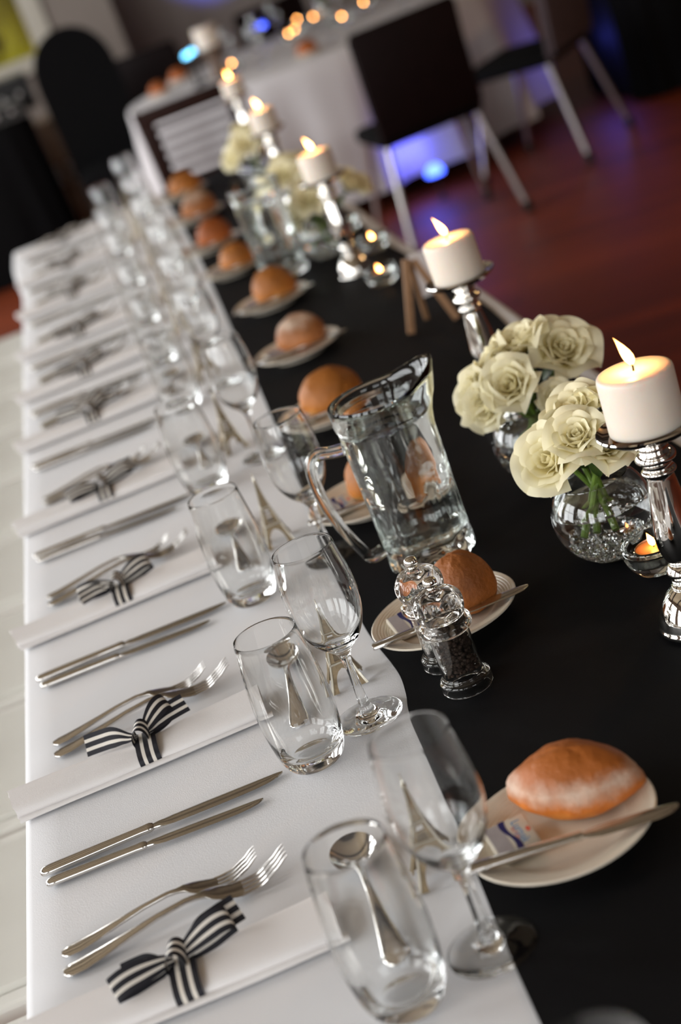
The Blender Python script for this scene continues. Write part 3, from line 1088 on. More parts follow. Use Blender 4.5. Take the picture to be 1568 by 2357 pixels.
# ------------------------------------------------------------------ miniature lattice tower
def tower_parts():
    def a(z):                                          # half width of the silhouette
        pts = [(0, 0.0185), (0.012, 0.0142), (0.026, 0.0104), (0.030, 0.0096), (0.048, 0.0058), (0.052, 0.0052), (0.070, 0.0026), (0.084, 0.0014)]
        for (p, u), (q, v) in zip(pts, pts[1:]):
            if p <= z <= q:
                return u + (v - u) * (z - p) / (q - p)
        return 0.0014
    faces = []
    for f in range(4):
        R = Matrix.Rotation(f * PI / 2, 4, 'Z')
        parts = []
        def band(z0, z1, l0, r0, l1, r1):              # one plate element, 1 mm deep, hugging the sloping face
            d = 0.0011
            v = [(l0, -a(z0), z0), (r0, -a(z0), z0), (r1, -a(z1), z1), (l1, -a(z1), z1)]
            v += [(x, y + d, z) for x, y, z in v]
            parts.append((v, [(0, 1, 2, 3), (7, 6, 5, 4), (0, 4, 5, 1), (1, 5, 6, 2), (2, 6, 7, 3), (3, 7, 4, 0)]))
        zs = [0.0, 0.006, 0.012, 0.016, 0.0195, 0.022]
        for z0, z1 in zip(zs, zs[1:]):                  # feet with the arch between them
            def arch(z):
                return 0.0108 * math.sqrt(max(0, 1 - (z / 0.0215) ** 2))
            band(z0, z1, -a(z0), -arch(z0), -a(z1), -arch(z1)); band(z0, z1, arch(z0), a(z0), arch(z1), a(z1))
        band(0.022, 0.030, -a(0.022), a(0.022), -a(0.030), a(0.030))
        for z0, z1 in ((0.030, 0.038), (0.038, 0.040), (0.040, 0.047)):   # middle stage with two openings
            if z0 == 0.038:
                band(z0, z1, -a(z0), a(z0), -a(z1), a(z1))
            else:
                h = 0.45
                band(z0, z1, -a(z0), -a(z0) * h, -a(z1), -a(z1) * h); band(z0, z1, a(z0) * h, a(z0), a(z1) * h, a(z1))
        band(0.047, 0.052, -a(0.047), a(0.047), -a(0.052), a(0.052))
        for z0, z1 in ((0.052, 0.060), (0.060, 0.070), (0.070, 0.084)):
            band(z0, z1, -a(z0), a(z0), -a(z1), a(z1))
        faces.append(mesh('lattice_face', *moved(join(*parts), R), M['towerface'], False))
    legs = []
    for sx in (-1, 1):
        for sy in (-1, 1):
            zz = [0, 0.006, 0.012, 0.019, 0.026, 0.038, 0.048, 0.06, 0.072, 0.084]
            legs.append(mesh('leg', *tube([(sx * a(z), sy * a(z), z) for z in zz], [0.0016 - 0.0001 * i for i in range(len(zz))], 4), M['toweredge'], False))
    def slab(z, h, t):
        return box(-h, h, -h, h, z, z + t, bev=0.0003, seg=1)
    p1 = mesh('platform', *slab(0.0265, 0.0112, 0.0022), M['toweredge'], False)
    p2 = mesh('platform', *slab(0.0490, 0.0066, 0.0020), M['toweredge'], False)
    V, F, _ = lathe([(0, 0.083), (0.0024, 0.083), (0.0024, 0.0855), (0.0015, 0.0862), (0.0012, 0.0885), (0.0007, 0.0892), (0.0004, 0.096), (0, 0.0962)], 10)
    sp = mesh('spire', V, F, M['toweredge'])
    return faces, legs, [p1, p2], sp
TW = tower_parts()
def tower(x, y, rz, label, first=[None]):
    if first[0] is None:
        t = thing('tower_figurine', label, 'figurine', (x, y, CL), rz, 'miniature metal towers at the place settings')
        for me in TW[0]:
            put('lattice_face', me, t)
        for me in TW[1]:
            put('leg', me, t)
        for me in TW[2]:
            put('platform', me, t)
        put('spire', TW[3], t)
        first[0] = t
        return t
    return dup(first[0], (x, y, CL), rz, label)

# ------------------------------------------------------------------ lay the eleven place settings
SY = [-0.610, -0.193, 0.214, 0.662, 1.105, 1.570, 1.935, 2.330, 2.800, 3.250, 3.740]
PXY = [(0.482, -0.560), (0.441, -0.217), (0.459, 0.220), (0.461, 0.622), (0.484, 1.035), (0.506, 1.443), (0.523, 1.868), (0.502, 2.310), (0.492, 2.680), (0.506, 3.170), (0.514, 3.660)]
WX = [0.362, 0.354, 0.346, 0.388, 0.372, 0.366, 0.374, 0.380, 0.378, 0.382, 0.380]
BREADS = [
    ('bread_roll', 0.085, 0.075, 0.058, 0.15, B_BROWN, 0, 'deep brown round roll'),
    ('bread_roll', 0.114, 0.070, 0.053, 0.42, B_FLOURY, 0.0, 'pointed oval roll with a flour-dusted belt'),
    ('bread_roll', 0.068, 0.066, 0.064, 0.0, B_WHOLE, 0, 'round grainy wholemeal roll'),
    ('bread_roll', 0.070, 0.066, 0.058, 0.0, B_GOLD, 0, 'small golden roll behind the jug'),
    ('bread_roll', 0.098, 0.074, 0.064, 0.15, B_GOLD, 0, 'long shiny golden roll'),
    ('bread_roll', 0.088, 0.074, 0.060, 0.05, B_WHITE, 0, 'round roll with a floury white top'),
    ('bread_roll', 0.088, 0.078, 0.066, 0.0, B_GOLD, 0, 'plump golden brown roll'),
    ('bread_roll', 0.080, 0.070, 0.056, 0.1, B_GOLD, 0, 'flat golden roll seen through the distant jug'),
    ('bread_roll', 0.088, 0.074, 0.066, 0.1, B_BROWN, 0, 'tall deep brown roll'),
    ('bread_roll', 0.104, 0.072, 0.068, 0.3, B_WHITE, 0, 'pointed roll, half floury half brown'),
    ('bread_roll', 0.100, 0.078, 0.066, 0.1, B_GOLD, 0, 'rounded golden roll'),
]
rnd = random.Random(11)
for k in range(11):
    y = SY[k]
    seat = 'at the %s place setting from the front' % ordinal(k)
    px, py = PXY[k]
    # glasses
    wine_glass(WX[k], y - 0.112 + ({0: 0.052, 3: -0.025}.get(k, 0) if k in (0, 1, 2, 3) else rnd.uniform(-.008, .008)), 'clear stemmed wine glass ' + seat, z=(CL if k else RN))
    tumbler(0.285 + (0 if k in (1, 2, 3) else rnd.uniform(-.006, .006)), y - {1: 0.130, 2: 0.149, 3: 0.166}.get(k, 0.16), 'clear water tumbler ' + seat)
    # bread plate, roll, butter, spreader
    tag(put('bread_plate', PL, None, (px, py, RN)), 'cream bread plate with ringed rim, %s from the front of the table' % ordinal(k), 'plate', 'bread plates along the runner')
    nm, L, W, H, pt, bm_, cl, desc = BREADS[k]
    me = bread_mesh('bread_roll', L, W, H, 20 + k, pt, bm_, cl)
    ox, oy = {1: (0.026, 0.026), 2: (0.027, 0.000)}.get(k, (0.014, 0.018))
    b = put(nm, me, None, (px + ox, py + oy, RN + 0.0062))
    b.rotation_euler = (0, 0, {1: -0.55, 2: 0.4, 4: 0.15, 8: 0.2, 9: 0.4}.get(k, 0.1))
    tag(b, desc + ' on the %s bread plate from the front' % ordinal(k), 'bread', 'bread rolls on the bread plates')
    butter_knife((px - 0.082, py + {1: -0.018, 2: -0.026}.get(k, -0.028), RN + 0.0178), -0.20 if k == 1 else (-0.05 if k == 2 else -0.08), 'small steel butter knife lying across the %s bread plate from the front' % ordinal(k))
    if k > 0:
        butter((px - 0.037, py + {1: 0.008, 2: 0.012}.get(k, 0.012), RN + 0.0085), {1: -PI / 2 + 0.06, 2: -PI / 2 + 0.1}.get(k, -PI / 2 + rnd.uniform(-.4, .4)),
               'small cream butter portion with blue lettering on the %s bread plate from the front' % ordinal(k), tilt=0.10)
        tower(0.341 + (0.0 if k < 3 else rnd.uniform(-.006, .01)), y + (0.004 if k == 1 else -0.022), -0.03 if k < 3 else rnd.uniform(-.3, .3), 'miniature gilt lattice tower favour ' + seat)
        dessert_spoon({2: 0.293}.get(k, 0.287), y + {1: 0.068, 2: 0.078}.get(k, 0.075), -PI / 2 + {1: 0.01, 2: -0.07}.get(k, rnd.uniform(-.08, .05)), 'steel dessert spoon lying crosswise ' + seat)
        napkin(0.130, y, 0.01, {1: 0, 2: 1}.get(k, [2, 0, 1][k % 3]), 'rolled white napkin tied with striped ribbon ' + seat)
        table_fork(0.030, y + 0.112, 0.02, 'outer steel fork beyond the napkin ' + seat, 0.90)
        table_fork(0.031, y + 0.082, 0.06, 'inner steel fork lying close to the napkin ' + seat, 1.02)
    if k > 0:
        table_knife(0.013, y - 0.150, -0.01, 'larger steel table knife beside the napkin ' + seat, 0.99)
        table_knife(0.018, y - 0.172, -0.06, 'smaller outer steel table knife ' + seat, 0.87)

# ------------------------------------------------------------------ candlesticks and pillar candles
def candlestick_parts():
    foot = smoothpts([(0.0345, 0.0), (0.0350, 0.003), (0.0335, 0.006), (0.0330, 0.010), (0.0318, 0.016), (0.0285, 0.025), (0.022, 0.035), (0.0145, 0.0405)], 4)
    stem = smoothpts([(0.0145, 0.0405), (0.0150, 0.0430), (0.0125, 0.0450), (0.0135, 0.0475), (0.0125, 0.0500), (0.0158, 0.0550), (0.0162, 0.0585), (0.0135, 0.0635), (0.0112, 0.0660), (0.0150, 0.0730),
                      (0.0178, 0.0830), (0.0187, 0.0930), (0.0182, 0.1050), (0.0160, 0.1250), (0.0132, 0.1450), (0.0122, 0.1530), (0.0150, 0.1555), (0.0156, 0.1580), (0.0132, 0.1610), (0.0142, 0.1650),
                      (0.0178, 0.1685), (0.0182, 0.1720), (0.0160, 0.1755), (0.0128, 0.1785), (0.0140, 0.1820)], 4)
    tray = [(0.0140, 0.1820), (0.0165, 0.1855), (0.0250, 0.1900), (0.0370, 0.1935), (0.0450, 0.1985), (0.0464, 0.2010), (0.0457, 0.2022), (0.0444, 0.2015), (0.0405, 0.1985), (0.0, 0.1985)]
    out = []
    for n, p in (('foot', [(0.0, 0.0)] + foot), ('stem', stem), ('drip_tray', tray)):
        V, F, _ = lathe([(r, z * 0.983) for r, z in p], 44)
        out.append((n, mesh(n, V, F, M['chrome'])))
    return out
CS = candlestick_parts()
def flame_mesh(name, h=0.030, r=0.0052, lean=(0.0, 0.0), mat='flame'):
    V, F, _ = lathe([(0, 0), (r * .55, h * .08), (r * .9, h * .2), (r, h * .32), (r * .9, h * .48), (r * .62, h * .66), (r * .32, h * .82), (r * .1, h * .95), (0, h)], 14)
    V = [(x + lean[0] * (z / h) ** 1.6 * h, y + lean[1] * (z / h) ** 1.6 * h, z) for x, y, z in V]
    return mesh(name, V, F, M[mat])
def flame_light(x, y, z, power):
    light('candle_flame_light', 'POINT', (x, y, z), power, (1.0, 0.47, 0.15), shadow_soft_size=0.004)
def candle_meshes(r=0.0338, h=0.0540):
    p = [(0, 0), (r * 0.97, 0), (r, 0.001), (r * 1.0, h * 0.9), (r * 0.985, h * 0.955), (r * 0.95, h * 0.985), (r * 0.88, h * 1.0), (r * 0.6, h * 0.996), (r * 0.25, h * 0.985), (0, h * 0.975)]
    V, F, _ = lathe(p, 44)
    return mesh('wax', V, F, M['wax'])
WAX = candle_meshes()
WICK = mesh('wick', *tube([(0, 0, 0.0520), (0.0003, 0, 0.0570), (-0.0008, 0, 0.0610)], [0.0011, 0.0010, 0.0008], 7), M['wick'])
FLZ = 0.0575
FLM = flame_mesh('flame', 0.029, 0.0050, (-0.34, 0.10))
CSP = [(0.651, 0.012), (0.683, 0.748), (0.697, 1.858), (0.729, 2.825), (0.782, 3.850)]
CSD = ['beside the rose bowl closest to the front', 'behind the second rose bowl', 'between the far roses and the tea lights', 'fourth along the row, past the far roses', 'at the far end of the row']
stick0 = None
for k, (x, y) in enumerate(CSP):
    if k == 0:
        t = thing('candlestick', 'turned silver candlestick ' + CSD[k], 'candlestick', (x, y, RN), 0, 'silver candlesticks along the runner')
        for n, me in CS:
            put(n, me, t)
        stick0 = t
        t.rotation_euler = (0, 0.05, 0)                  # this one leans a little on the soft cloth
        t.location.z += 0.0012
        c = thing('pillar_candle', '', 'candle', (x + 0.0098, y, RN + 0.1966), 0, 'lit pillar candles on candlesticks')
        put('wax', WAX, c); put('wick', WICK, c); put('flame', FLM, c, (0, 0, FLZ))
        candle0 = c
        c.rotation_euler = (0, 0.05, 0)
    else:
        t = dup(stick0, (x, y, RN), k * 0.7, 'turned silver candlestick ' + CSD[k])
        c = dup(candle0, (x, y, RN + 0.1954), 0.25 * k, '')
    flame_light(x - 0.003 + (0.0125 if k == 0 else 0), y, RN + 0.1954 + FLZ + 0.013, 0.15)
    c['label'] = 'short white lit pillar candle on the candlestick ' + CSD[k]

# ------------------------------------------------------------------ tea lights in glass
def tealight_parts():
    V, F, _ = lathe([(0, 0.0005), (0.020, 0.0), (0.0225, 0.001)] + smoothpts([(0.0250, 0.003), (0.0300, 0.012), (0.0325, 0.022), (0.0318, 0.0300)], 4) +
                    [(0.0305, 0.0312), (0.0288, 0.0300), (0.0262, 0.024), (0.0212, 0.0200), (0.0206, 0.0120), (0.0, 0.0115)], 36)
    cup = mesh('holder_glass', V, F, M['thickglass'])
    V, F, _ = lathe([(0, 0), (0.0192, 0), (0.0195, 0.0005), (0.0196, 0.0120), (0.0190, 0.0122), (0.0186, 0.0100), (0.0, 0.0098)], 28)
    tin = mesh('tin_cup', V, F, M['blade'])
    V, F, _ = lathe([(0, 0.0099), (0.0184, 0.0099), (0.0184, 0.0108), (0, 0.0108)], 24)
    return cup, tin, mesh('wax', V, F, M['amber'])
TCUP, TTIN, TWAX = tealight_parts()
TFL = flame_mesh('flame', 0.016, 0.0038, (-0.2, 0.05), 'teaflame')
TWK = mesh('wick', *tube([(0, 0, 0.0100), (0, 0, 0.0140)], 0.0007, 6), M['wick'])
tl0 = None
def tealight(x, y, z, desc, s=1.0):
    global tl0, th0
    if tl0 is None:
        th0 = tag(put('tealight_holder', TCUP, None, (x, y, z)), '', 'candle holder', 'glass tea light holders')
        tl0 = thing('tealight', '', 'candle', (x, y, z + 0.0125), 0, 'lit tea lights in glass holders')
        put('tin_cup', TTIN, tl0); put('wax', TWAX, tl0); put('wick', TWK, tl0)
        put('flame', TFL, tl0, (0, 0, 0.0118))
        h, t = th0, tl0
    else:
        h = dup(th0, (x, y, z), 0); t = dup(tl0, (x, y, z + 0.0125 * s), 0)
        h.scale = (s,) * 3; t.scale = (s,) * 3
    h['label'] = 'clear thick glass tea light holder ' + desc
    t['label'] = 'lit tea light glowing in the glass holder ' + desc
tealight(0.668, 0.150, RN, 'between the front candlestick and its rose bowl')
tealight(0.718, 1.690, RN, 'right of the third candlestick foot')
tealight(0.766, 1.985, RN, 'behind the third candlestick near the runner edge')
tealight(0.762, 2.270, RN, 'at the runner edge beside the far roses')
tealight(0.755, 0.640, RN, 'hidden behind the second rose bowl')

# ------------------------------------------------------------------ fish bowls of roses
def bowl_parts():
    R = 0.0530
    zc = 0.0465
    t = 0.0016
    outer = [(0.0, 0.0012), (0.020, 0.0004), (0.0265, 0.0)]
    for i in range(23):
        a = -1.06 + (1.06 + 0.80) * i / 22
        outer.append((R * math.cos(a), zc + R * math.sin(a)))
    top = outer[-1]
    rim = [(top[0] - 0.0004, top[1] + 0.0010), (top[0] - 0.0012, top[1] + 0.0011), (top[0] - 0.0017, top[1] + 0.0004)]
    inner = []
    for i in range(22):
        a = 0.80 - (0.80 + 1.06) * i / 21
        inner.append(((R - t) * math.cos(a), zc + (R - t) * math.sin(a)))
    inner += [(0.020, 0.0044), (0, 0.0042)]
    V, F, _ = lathe(outer + rim + inner, 52)
    bowl = mesh('rose_bowl', V, F, M['glass'])
    wp = [(0.0, 0.0040), (0.0195, 0.0042)]
    zs = 0.058
    amax = math.asin((zs - zc) / (R - t))
    for i in range(15):
        a = -1.06 + (1.06 + amax) * i / 14
        wp.append(((R - t + 0.0003) * math.cos(a), zc + (R - t + 0.0003) * math.sin(a)))
    wp.append((0.0, zs))
    V, F, _ = lathe(wp, 52)
    return bowl, mesh('bowl_water', V, F, M['water'])
BOWL, BWAT = bowl_parts()
def crystals_mesh(seed):
    rnd = random.Random(seed)
    parts = []
    for i in range(70):
        a = rnd.uniform(0, 2 * PI)
        z = rnd.uniform(0.0085, 0.030)
        rmax = math.sqrt(max(1e-6, 0.0500 ** 2 - (z - 0.0465) ** 2)) - 0.0085
        r = rmax * math.sqrt(rnd.random())
        s = rnd.uniform(0.0042, 0.0070)
        bm = bmesh.new()
        bmesh.ops.create_icosphere(bm, subdivisions=1, radius=s)
        for v in bm.verts:
            v.co *= rnd.uniform(0.72, 1.1)
        V = [v.co + Vector((r * math.cos(a), r * math.sin(a), z)) for v in bm.verts]
        bm.verts.index_update()
        F = [tuple(v.index for v in f.verts) for f in bm.faces]
        bm.free()
        parts.append((V, F))
    return mesh('glass_crystals', *join(*parts), M['crystal'], False)
M['crystal'] = glass('clear_crystal_pebbles', (0.97, 0.97, 0.965), 1.52)

def petal_mesh(name, tier, seed):
    """cupped petal standing on the bloom's axis; tier 0 = tight heart, 4 = open outer petal"""
    rnd = random.Random(seed)
    rad = [0.0042, 0.0088, 0.0138, 0.0188, 0.0232][tier]          # radius of the cup it wraps
    hgt = [0.0250, 0.0280, 0.0300, 0.0305, 0.0290][tier]
    half = [1.55, 1.20, 0.98, 0.86, 0.82][tier]                    # angular half width
    flare = [0.0, 0.0008, 0.0028, 0.0060, 0.0105][tier]
    curl = [0.0, 0.0010, 0.0026, 0.0050, 0.0072][tier]
    nu, nv = 14, 10
    V, F, U = [], [], []
    ph = rnd.uniform(0, 6)
    for j in range(nv + 1):
        v = j / nv
        wd = half * (0.42 + 0.72 * math.sin(min(1, v * 0.86 + 0.10) * PI * 0.80)) * 0.95
        for i in range(nu + 1):
            u = -1 + 2 * i / nu
            top = hgt * (1 - 0.30 * abs(u) ** 2.4 + (0.05 * (1 - abs(u)) if tier > 1 else 0))
            cup = math.sin(min(1.0, v * 1.25) * PI / 2)
            r = 0.0016 + (rad - 0.0016) * cup + flare * v ** 2.6
            z = top * v - 0.002
            c = max(0, (v - 0.72) / 0.28)
            r += curl * c ** 1.6 * (0.65 + 0.5 * abs(u))
            z -= curl * 0.75 * c ** 2.2 * (0.5 + 0.6 * abs(u))
            r += 0.0007 * math.sin(5 * u + ph) * v
            z += 0.0008 * math.sin(4 * u + ph * 2) * v
            a = u * wd
            V.append((r * math.cos(a), r * math.sin(a), z))
            U.append((i / nu, v))
    n = nu + 1
    for j in range(nv):
        for i in range(nu):
            a = j * n + i
            F.append((a, a + 1, a + n + 1, a + n))
    return mesh(name, V, F, M['petal'], True, U)
PET = [[petal_mesh('petal', t, 7 * t + q) for q in range(2)] for t in range(5)]
LAYOUT = [(0, 4), (1, 5), (2, 6), (3, 6), (4, 6)]
SEPAL_V, SEPAL_F = [], []
for k in range(5):
    a = 2 * PI * k / 5
    R_ = Matrix.Rotation(a, 4, 'Z')
    b0 = len(SEPAL_V)
    for p in ((0.002, -0.003, -0.006), (0.002, 0.003, -0.006), (0.013, 0.0032, -0.0025), (0.013, -0.0032, -0.0025), (0.021, 0.0, 0.002)):
        SEPAL_V.append(tuple(R_ @ Vector(p)))
    SEPAL_F += [(b0, b0 + 1, b0 + 2, b0 + 3), (b0 + 3, b0 + 2, b0 + 4)]
vv, ff, _ = lathe([(0, -0.011), (0.003, -0.010), (0.0048, -0.006), (0.0052, -0.002), (0.003, 0.001), (0, 0.001)], 10)
SEP = mesh('sepals', *join((SEPAL_V, SEPAL_F), (vv, ff)), M['leaf'])

def rose(centre, axis, size, stem_to, label, group, detail=True, spin=0.0):
    """bloom centred at `centre`, facing along `axis`, with its stalk curving to stem_to"""
    ax = Vector(axis).normalized()
    size *= 0.90
    q = ax.to_track_quat('Z', 'Y')
    base = Vector(centre) - ax * 0.018 * size
    t = thing('rose', label, 'rose', base, 0, group)
    t.rotation_mode = 'QUATERNION'
    t.rotation_quaternion = q
    k = 0
    for tier, cnt in LAYOUT:
        for c in range(cnt):
            o = put('petal', PET[tier][c % 2], t)
            o.rotation_euler = (0, 0, 2 * PI * c / cnt + tier * 0.62 + spin + 0.17 * math.sin(k * 3.1))
            s = size * (1 + 0.05 * math.sin(k * 2.3 + spin * 5))
            o.scale = (s, s, s * (1 + 0.04 * math.sin(k)))
            k += 1
    o = put('sepals', SEP, t)
    o.scale = (size,) * 3
    # stalk in the rose's own frame
    inv = q.inverted()
    end = inv @ (Vector(stem_to) - base)
    p0 = Vector((0, 0, -0.008 * size))
    p1 = Vector((0, 0, -0.030 * size))
    pts = []
    for i in range(9):
        f = i / 8
        pts.append(p0 * (1 - f) ** 2 + p1 * 2 * f * (1 - f) + end * f * f)
    put('stalk', mesh('stalk', *tube(pts, [0.0024 + 0.0010 * i / 8 for i in range(9)], 8), M['stem']), t)
    return t

def leaf_mesh():
    V, F = [], []
    for i in range(9):
        f = i / 8
        w = 0.0065 * math.sin(PI * min(1, f * 0.94 + 0.03)) ** 0.8
        for j, s in enumerate((-1, 0, 1)):
            V.append((0.040 * f, s * w, 0.004 * math.sin(f * 3) - abs(s) * -0.0015 - 0.010 * f * f))
    for i in range(8):
        for j in range(2):
            a = i * 3 + j
            F.append((a, a + 1, a + 4, a + 3))
    return mesh('leaf', V, F, M['leaf'])
LEAF = leaf_mesh()

def rose_bowl(cx, cy_, roses, which, order, nleaf=9, seed=1):
    rnd = random.Random(seed)
    z = RN
    b = thing('rose_bowl', 'round clear glass bowl of white roses, ' + which, 'bowl', (cx, cy_, z), 0, 'glass bowls of roses')
    put('bowl', BOWL, b)
    w = put('water', BWAT, b)
    tag(put('glass_crystals', crystals_mesh(seed), None, (cx, cy_, z)), 'clear glass crystals heaped in the bottom of ' + order + ' rose bowl', 'crystals', None, 'stuff')
    group = 'white roses in ' + order + ' rose bowl'
    for i, (c, ax, s, desc) in enumerate(roses):
        a = rnd.uniform(0, 2 * PI)
        # stalks cross in the neck and splay apart at their cut ends
        d = Vector((c[0] - cx, c[1] - cy_, 0))
        end = Vector((cx - d.x * 0.35 + 0.010 * math.cos(a), cy_ - d.y * 0.35 + 0.010 * math.sin(a), z + 0.036))
        r_ = rose((c[0], c[1], T + c[2]), ax, s, end, 'white rose %s in %s rose bowl' % (desc, order), group, spin=i * 1.1)
        for l in range(2):
            o = put('leaf', LEAF, r_)
            o.location = (0.002, 0, -0.012 - 0.010 * l)
            o.rotation_euler = (0.2 * l, 0.95 + 0.3 * l, 2.4 * l + i)
            o.scale = (0.9,) * 3
    return b

rose_bowl(0.648, 0.226, [
    ((0.609, 0.222, 0.130), (-0.62, -0.55, 0.56), 1.10, 'facing the camera, lowest and largest'),
    ((0.657, 0.254, 0.158), (-0.30, -0.20, 0.93), 1.00, 'facing upward at the top of the bunch'),
    ((0.664, 0.190, 0.134), (0.20, -0.72, 0.66), 0.90, 'half hidden behind the front candle tray'),
    ((0.697, 0.246, 0.158), (0.45, 0.10, 0.88), 1.0, 'mostly hidden behind the front candle'),
    ((0.626, 0.272, 0.140), (-0.60, 0.30, 0.72), 1.0, 'peeping out behind the largest bloom'),
    ((0.640, 0.196, 0.152), (-0.20, -0.50, 0.84), 0.92, 'tucked between the three front blooms'),
], 'beside the front candlestick', 'the front', seed=3)
rose_bowl(0.662, 0.498, [
    ((0.609, 0.512, 0.127), (-0.85, -0.15, 0.50), 1.06, 'facing left at the outer edge'),
    ((0.644, 0.462, 0.138), (-0.45, -0.62, 0.64), 1.02, 'plump and facing the camera in the middle'),
    ((0.682, 0.512, 0.168), (-0.25, -0.05, 0.97), 1.06, 'standing tallest at the back'),
    ((0.723, 0.488, 0.146), (0.22, -0.70, 0.68), 1.22, 'wide open with a spiral heart'),
    ((0.686, 0.444, 0.108), (0.05, -0.85, 0.45), 0.64, 'small and half closed, between two blooms'),
    ((0.640, 0.530, 0.150), (-0.60, 0.25, 0.76), 1.10, 'leaning left behind the plump bloom'),
    ((0.612, 0.480, 0.118), (-0.80, -0.50, 0.30), 0.90, 'lowest at the left edge'),
], 'behind the front rose bowl', 'the second', seed=4)
rose_bowl(0.690, 2.110, [
    ((0.650, 2.110, 0.112), (-0.7, -0.4, 0.6), 1.15, 'facing left'),
    ((0.684, 2.080, 0.136), (-0.2, -0.7, 0.7), 1.15, 'facing the camera'),
    ((0.702, 2.140, 0.160), (0, 0, 1), 1.15, 'standing upright'),
    ((0.790, 2.130, 0.130), (0.7, -0.3, 0.6), 1.30, 'leaning right past the candlestick'),
], 'behind the third candlestick', 'the third', seed=5)
rose_bowl(0.700, 2.500, [
    ((0.655, 2.500, 0.118), (-0.7, -0.4, 0.6), 1.2, 'facing left'),
    ((0.695, 2.470, 0.142), (-0.2, -0.7, 0.7), 1.2, 'facing the camera'),
    ((0.722, 2.530, 0.165), (0.2, 0, 1), 1.2, 'standing upright'),
    ((0.750, 2.490, 0.120), (0.7, -0.3, 0.6), 1.1, 'leaning right'),
], 'in front of the fourth candlestick', 'the fourth', seed=6)
rose_bowl(0.715, 3.300, [
    ((0.665, 3.300, 0.112), (-0.7, -0.4, 0.6), 1.3, 'facing left'),
    ((0.705, 3.260, 0.138), (-0.2, -0.7, 0.7), 1.3, 'facing the camera'),
    ((0.730, 3.320, 0.170), (0.2, 0, 1), 1.3, 'standing upright'),
    ((0.765, 3.290, 0.125), (0.7, -0.3, 0.6), 1.2, 'leaning right'),
], 'behind the fourth candlestick', 'the fifth', seed=7)

# ------------------------------------------------------------------ salt and pepper mills
def mill_parts():
    def solid(prof, flute=0.0, n=48):
        prof = [(r * 0.955, z) for r, z in prof]
        V, F, _ = lathe(prof, n)
        if flute:
            W = []
            for x, y, z in V:
                a = math.atan2(y, x); r = math.hypot(x, y)
                f = 1 - flute * (0.5 - 0.5 * math.cos(8 * a)) * min(1, max(0, (z - 0.086) / 0.008)) * min(1, max(0, (0.1125 - z) / 0.006))
                W.append((x * f, y * f, z))
            V = W
        return V, F
    base = solid([(0.0222, 0.0), (0.0245, 0)] + smoothpts([(0.0258, 0.0012), (0.0262, 0.0060), (0.0260, 0.0115), (0.0240, 0.0142), (0.0214, 0.0158), (0.0208, 0.0172)], 3) + [(0.0186, 0.0172), (0.0190, 0.0150), (0.0222, 0.0120), (0.0222, 0.0)])
    body = solid([(0.0205, 0.0176), (0.0206, 0.0660), (0.0193, 0.0660), (0.0193, 0.0176), (0.0205, 0.0176)])
    collar = solid([(0.0186, 0.0664), (0.0207, 0.0664)] + smoothpts([(0.0225, 0.0672), (0.0256, 0.0700), (0.0264, 0.0740), (0.0256, 0.0785), (0.0222, 0.0812)], 3) + [(0.0212, 0.0822), (0.0186, 0.0822), (0.0186, 0.0664)])
    head = solid([(0, 0.0826), (0.0210, 0.0826)] + smoothpts([(0.0222, 0.0840), (0.0246, 0.0900), (0.0254, 0.0970), (0.0240, 0.1045), (0.0200, 0.1100), (0.0135, 0.1130), (0.0080, 0.1136)], 4) + [(0.0070, 0.1152), (0, 0.1154)], flute=0.10)
    knob = lathe([(0, 0.1156), (0.0046, 0.1158)] + smoothpts([(0.0050, 0.1170), (0.0040, 0.1180), (0.0058, 0.1200), (0.0068, 0.1235), (0.0058, 0.1272), (0.0032, 0.1292), (0, 0.1298)], 4), 24)[:2]
    rod = tube([(0, 0, 0.0565), (0, 0, 0.0662)], 0.0018, 8)
    rod2 = tube([(0, 0, 0.0665), (0, 0, 0.0820)], 0.0016, 8)
    star = []
    for k in range(2):
        star.append(moved(box(-0.0150, 0.0150, -0.0022, 0.0022, 0.0640, 0.0655), Matrix.Rotation(k * PI / 2 + 0.4, 4, 'Z')))
    return [('base', mesh('base', *base, M['acrylic'])), ('barrel', mesh('barrel', *body, M['acrylic'])), ('collar', mesh('collar', *collar, M['acrylic'])),
            ('head', mesh('head', *head, M['acrylic'])), ('knob', mesh('knob', *knob, M['chrome'])),
            ('spindle', mesh('spindle', *join(rod, *star), M['darkmetal'])), ]
def grains(name, mat, n, s0, s1, seed, sub=1, ztop=0.0600):
    rnd = random.Random(seed)
    parts = []
    ico = bmesh.new()
    bmesh.ops.create_icosphere(ico, subdivisions=sub, radius=1)
    ico.verts.index_update()
    BV = [v.co.copy() for v in ico.verts]; BF = [tuple(v.index for v in f.verts) for f in ico.faces]
    ico.free()
    for i in range(n):
        s = rnd.uniform(s0, s1)
        a = rnd.uniform(0, 2 * PI); r = (0.0182 - s) * math.sqrt(rnd.uniform(0.0, 1))
        z = 0.0186 + s + (ztop - 0.0186) * rnd.random()
        parts.append(([Vector((r * math.cos(a), r * math.sin(a), z)) + v * s for v in BV], BF))
    return mesh(name, *join(*parts), mat)
MP = mill_parts()
mill = thing('pepper_mill', 'clear acrylic pepper mill full of black peppercorns, chrome knob on top', 'mill', (0.442, 0.078, RN))
mill.scale = (1, 1, 0.91)
for n, me in MP:
    o = put(n, me, mill)
    if n == 'knob':
        o['label'] = 'chrome ball knob'
o = put('peppercorns', grains('peppercorns', M['pepper'], 640, 0.0020, 0.0028, 4), mill)
o['kind'] = 'stuff'
mill2 = thing('salt_mill', 'clear acrylic salt mill hidden behind the pepper mill', 'mill', (0.438, 0.140, RN))
mill2.scale = (1, 1, 0.91)
for n, me in MP:
    put(n, me, mill2)
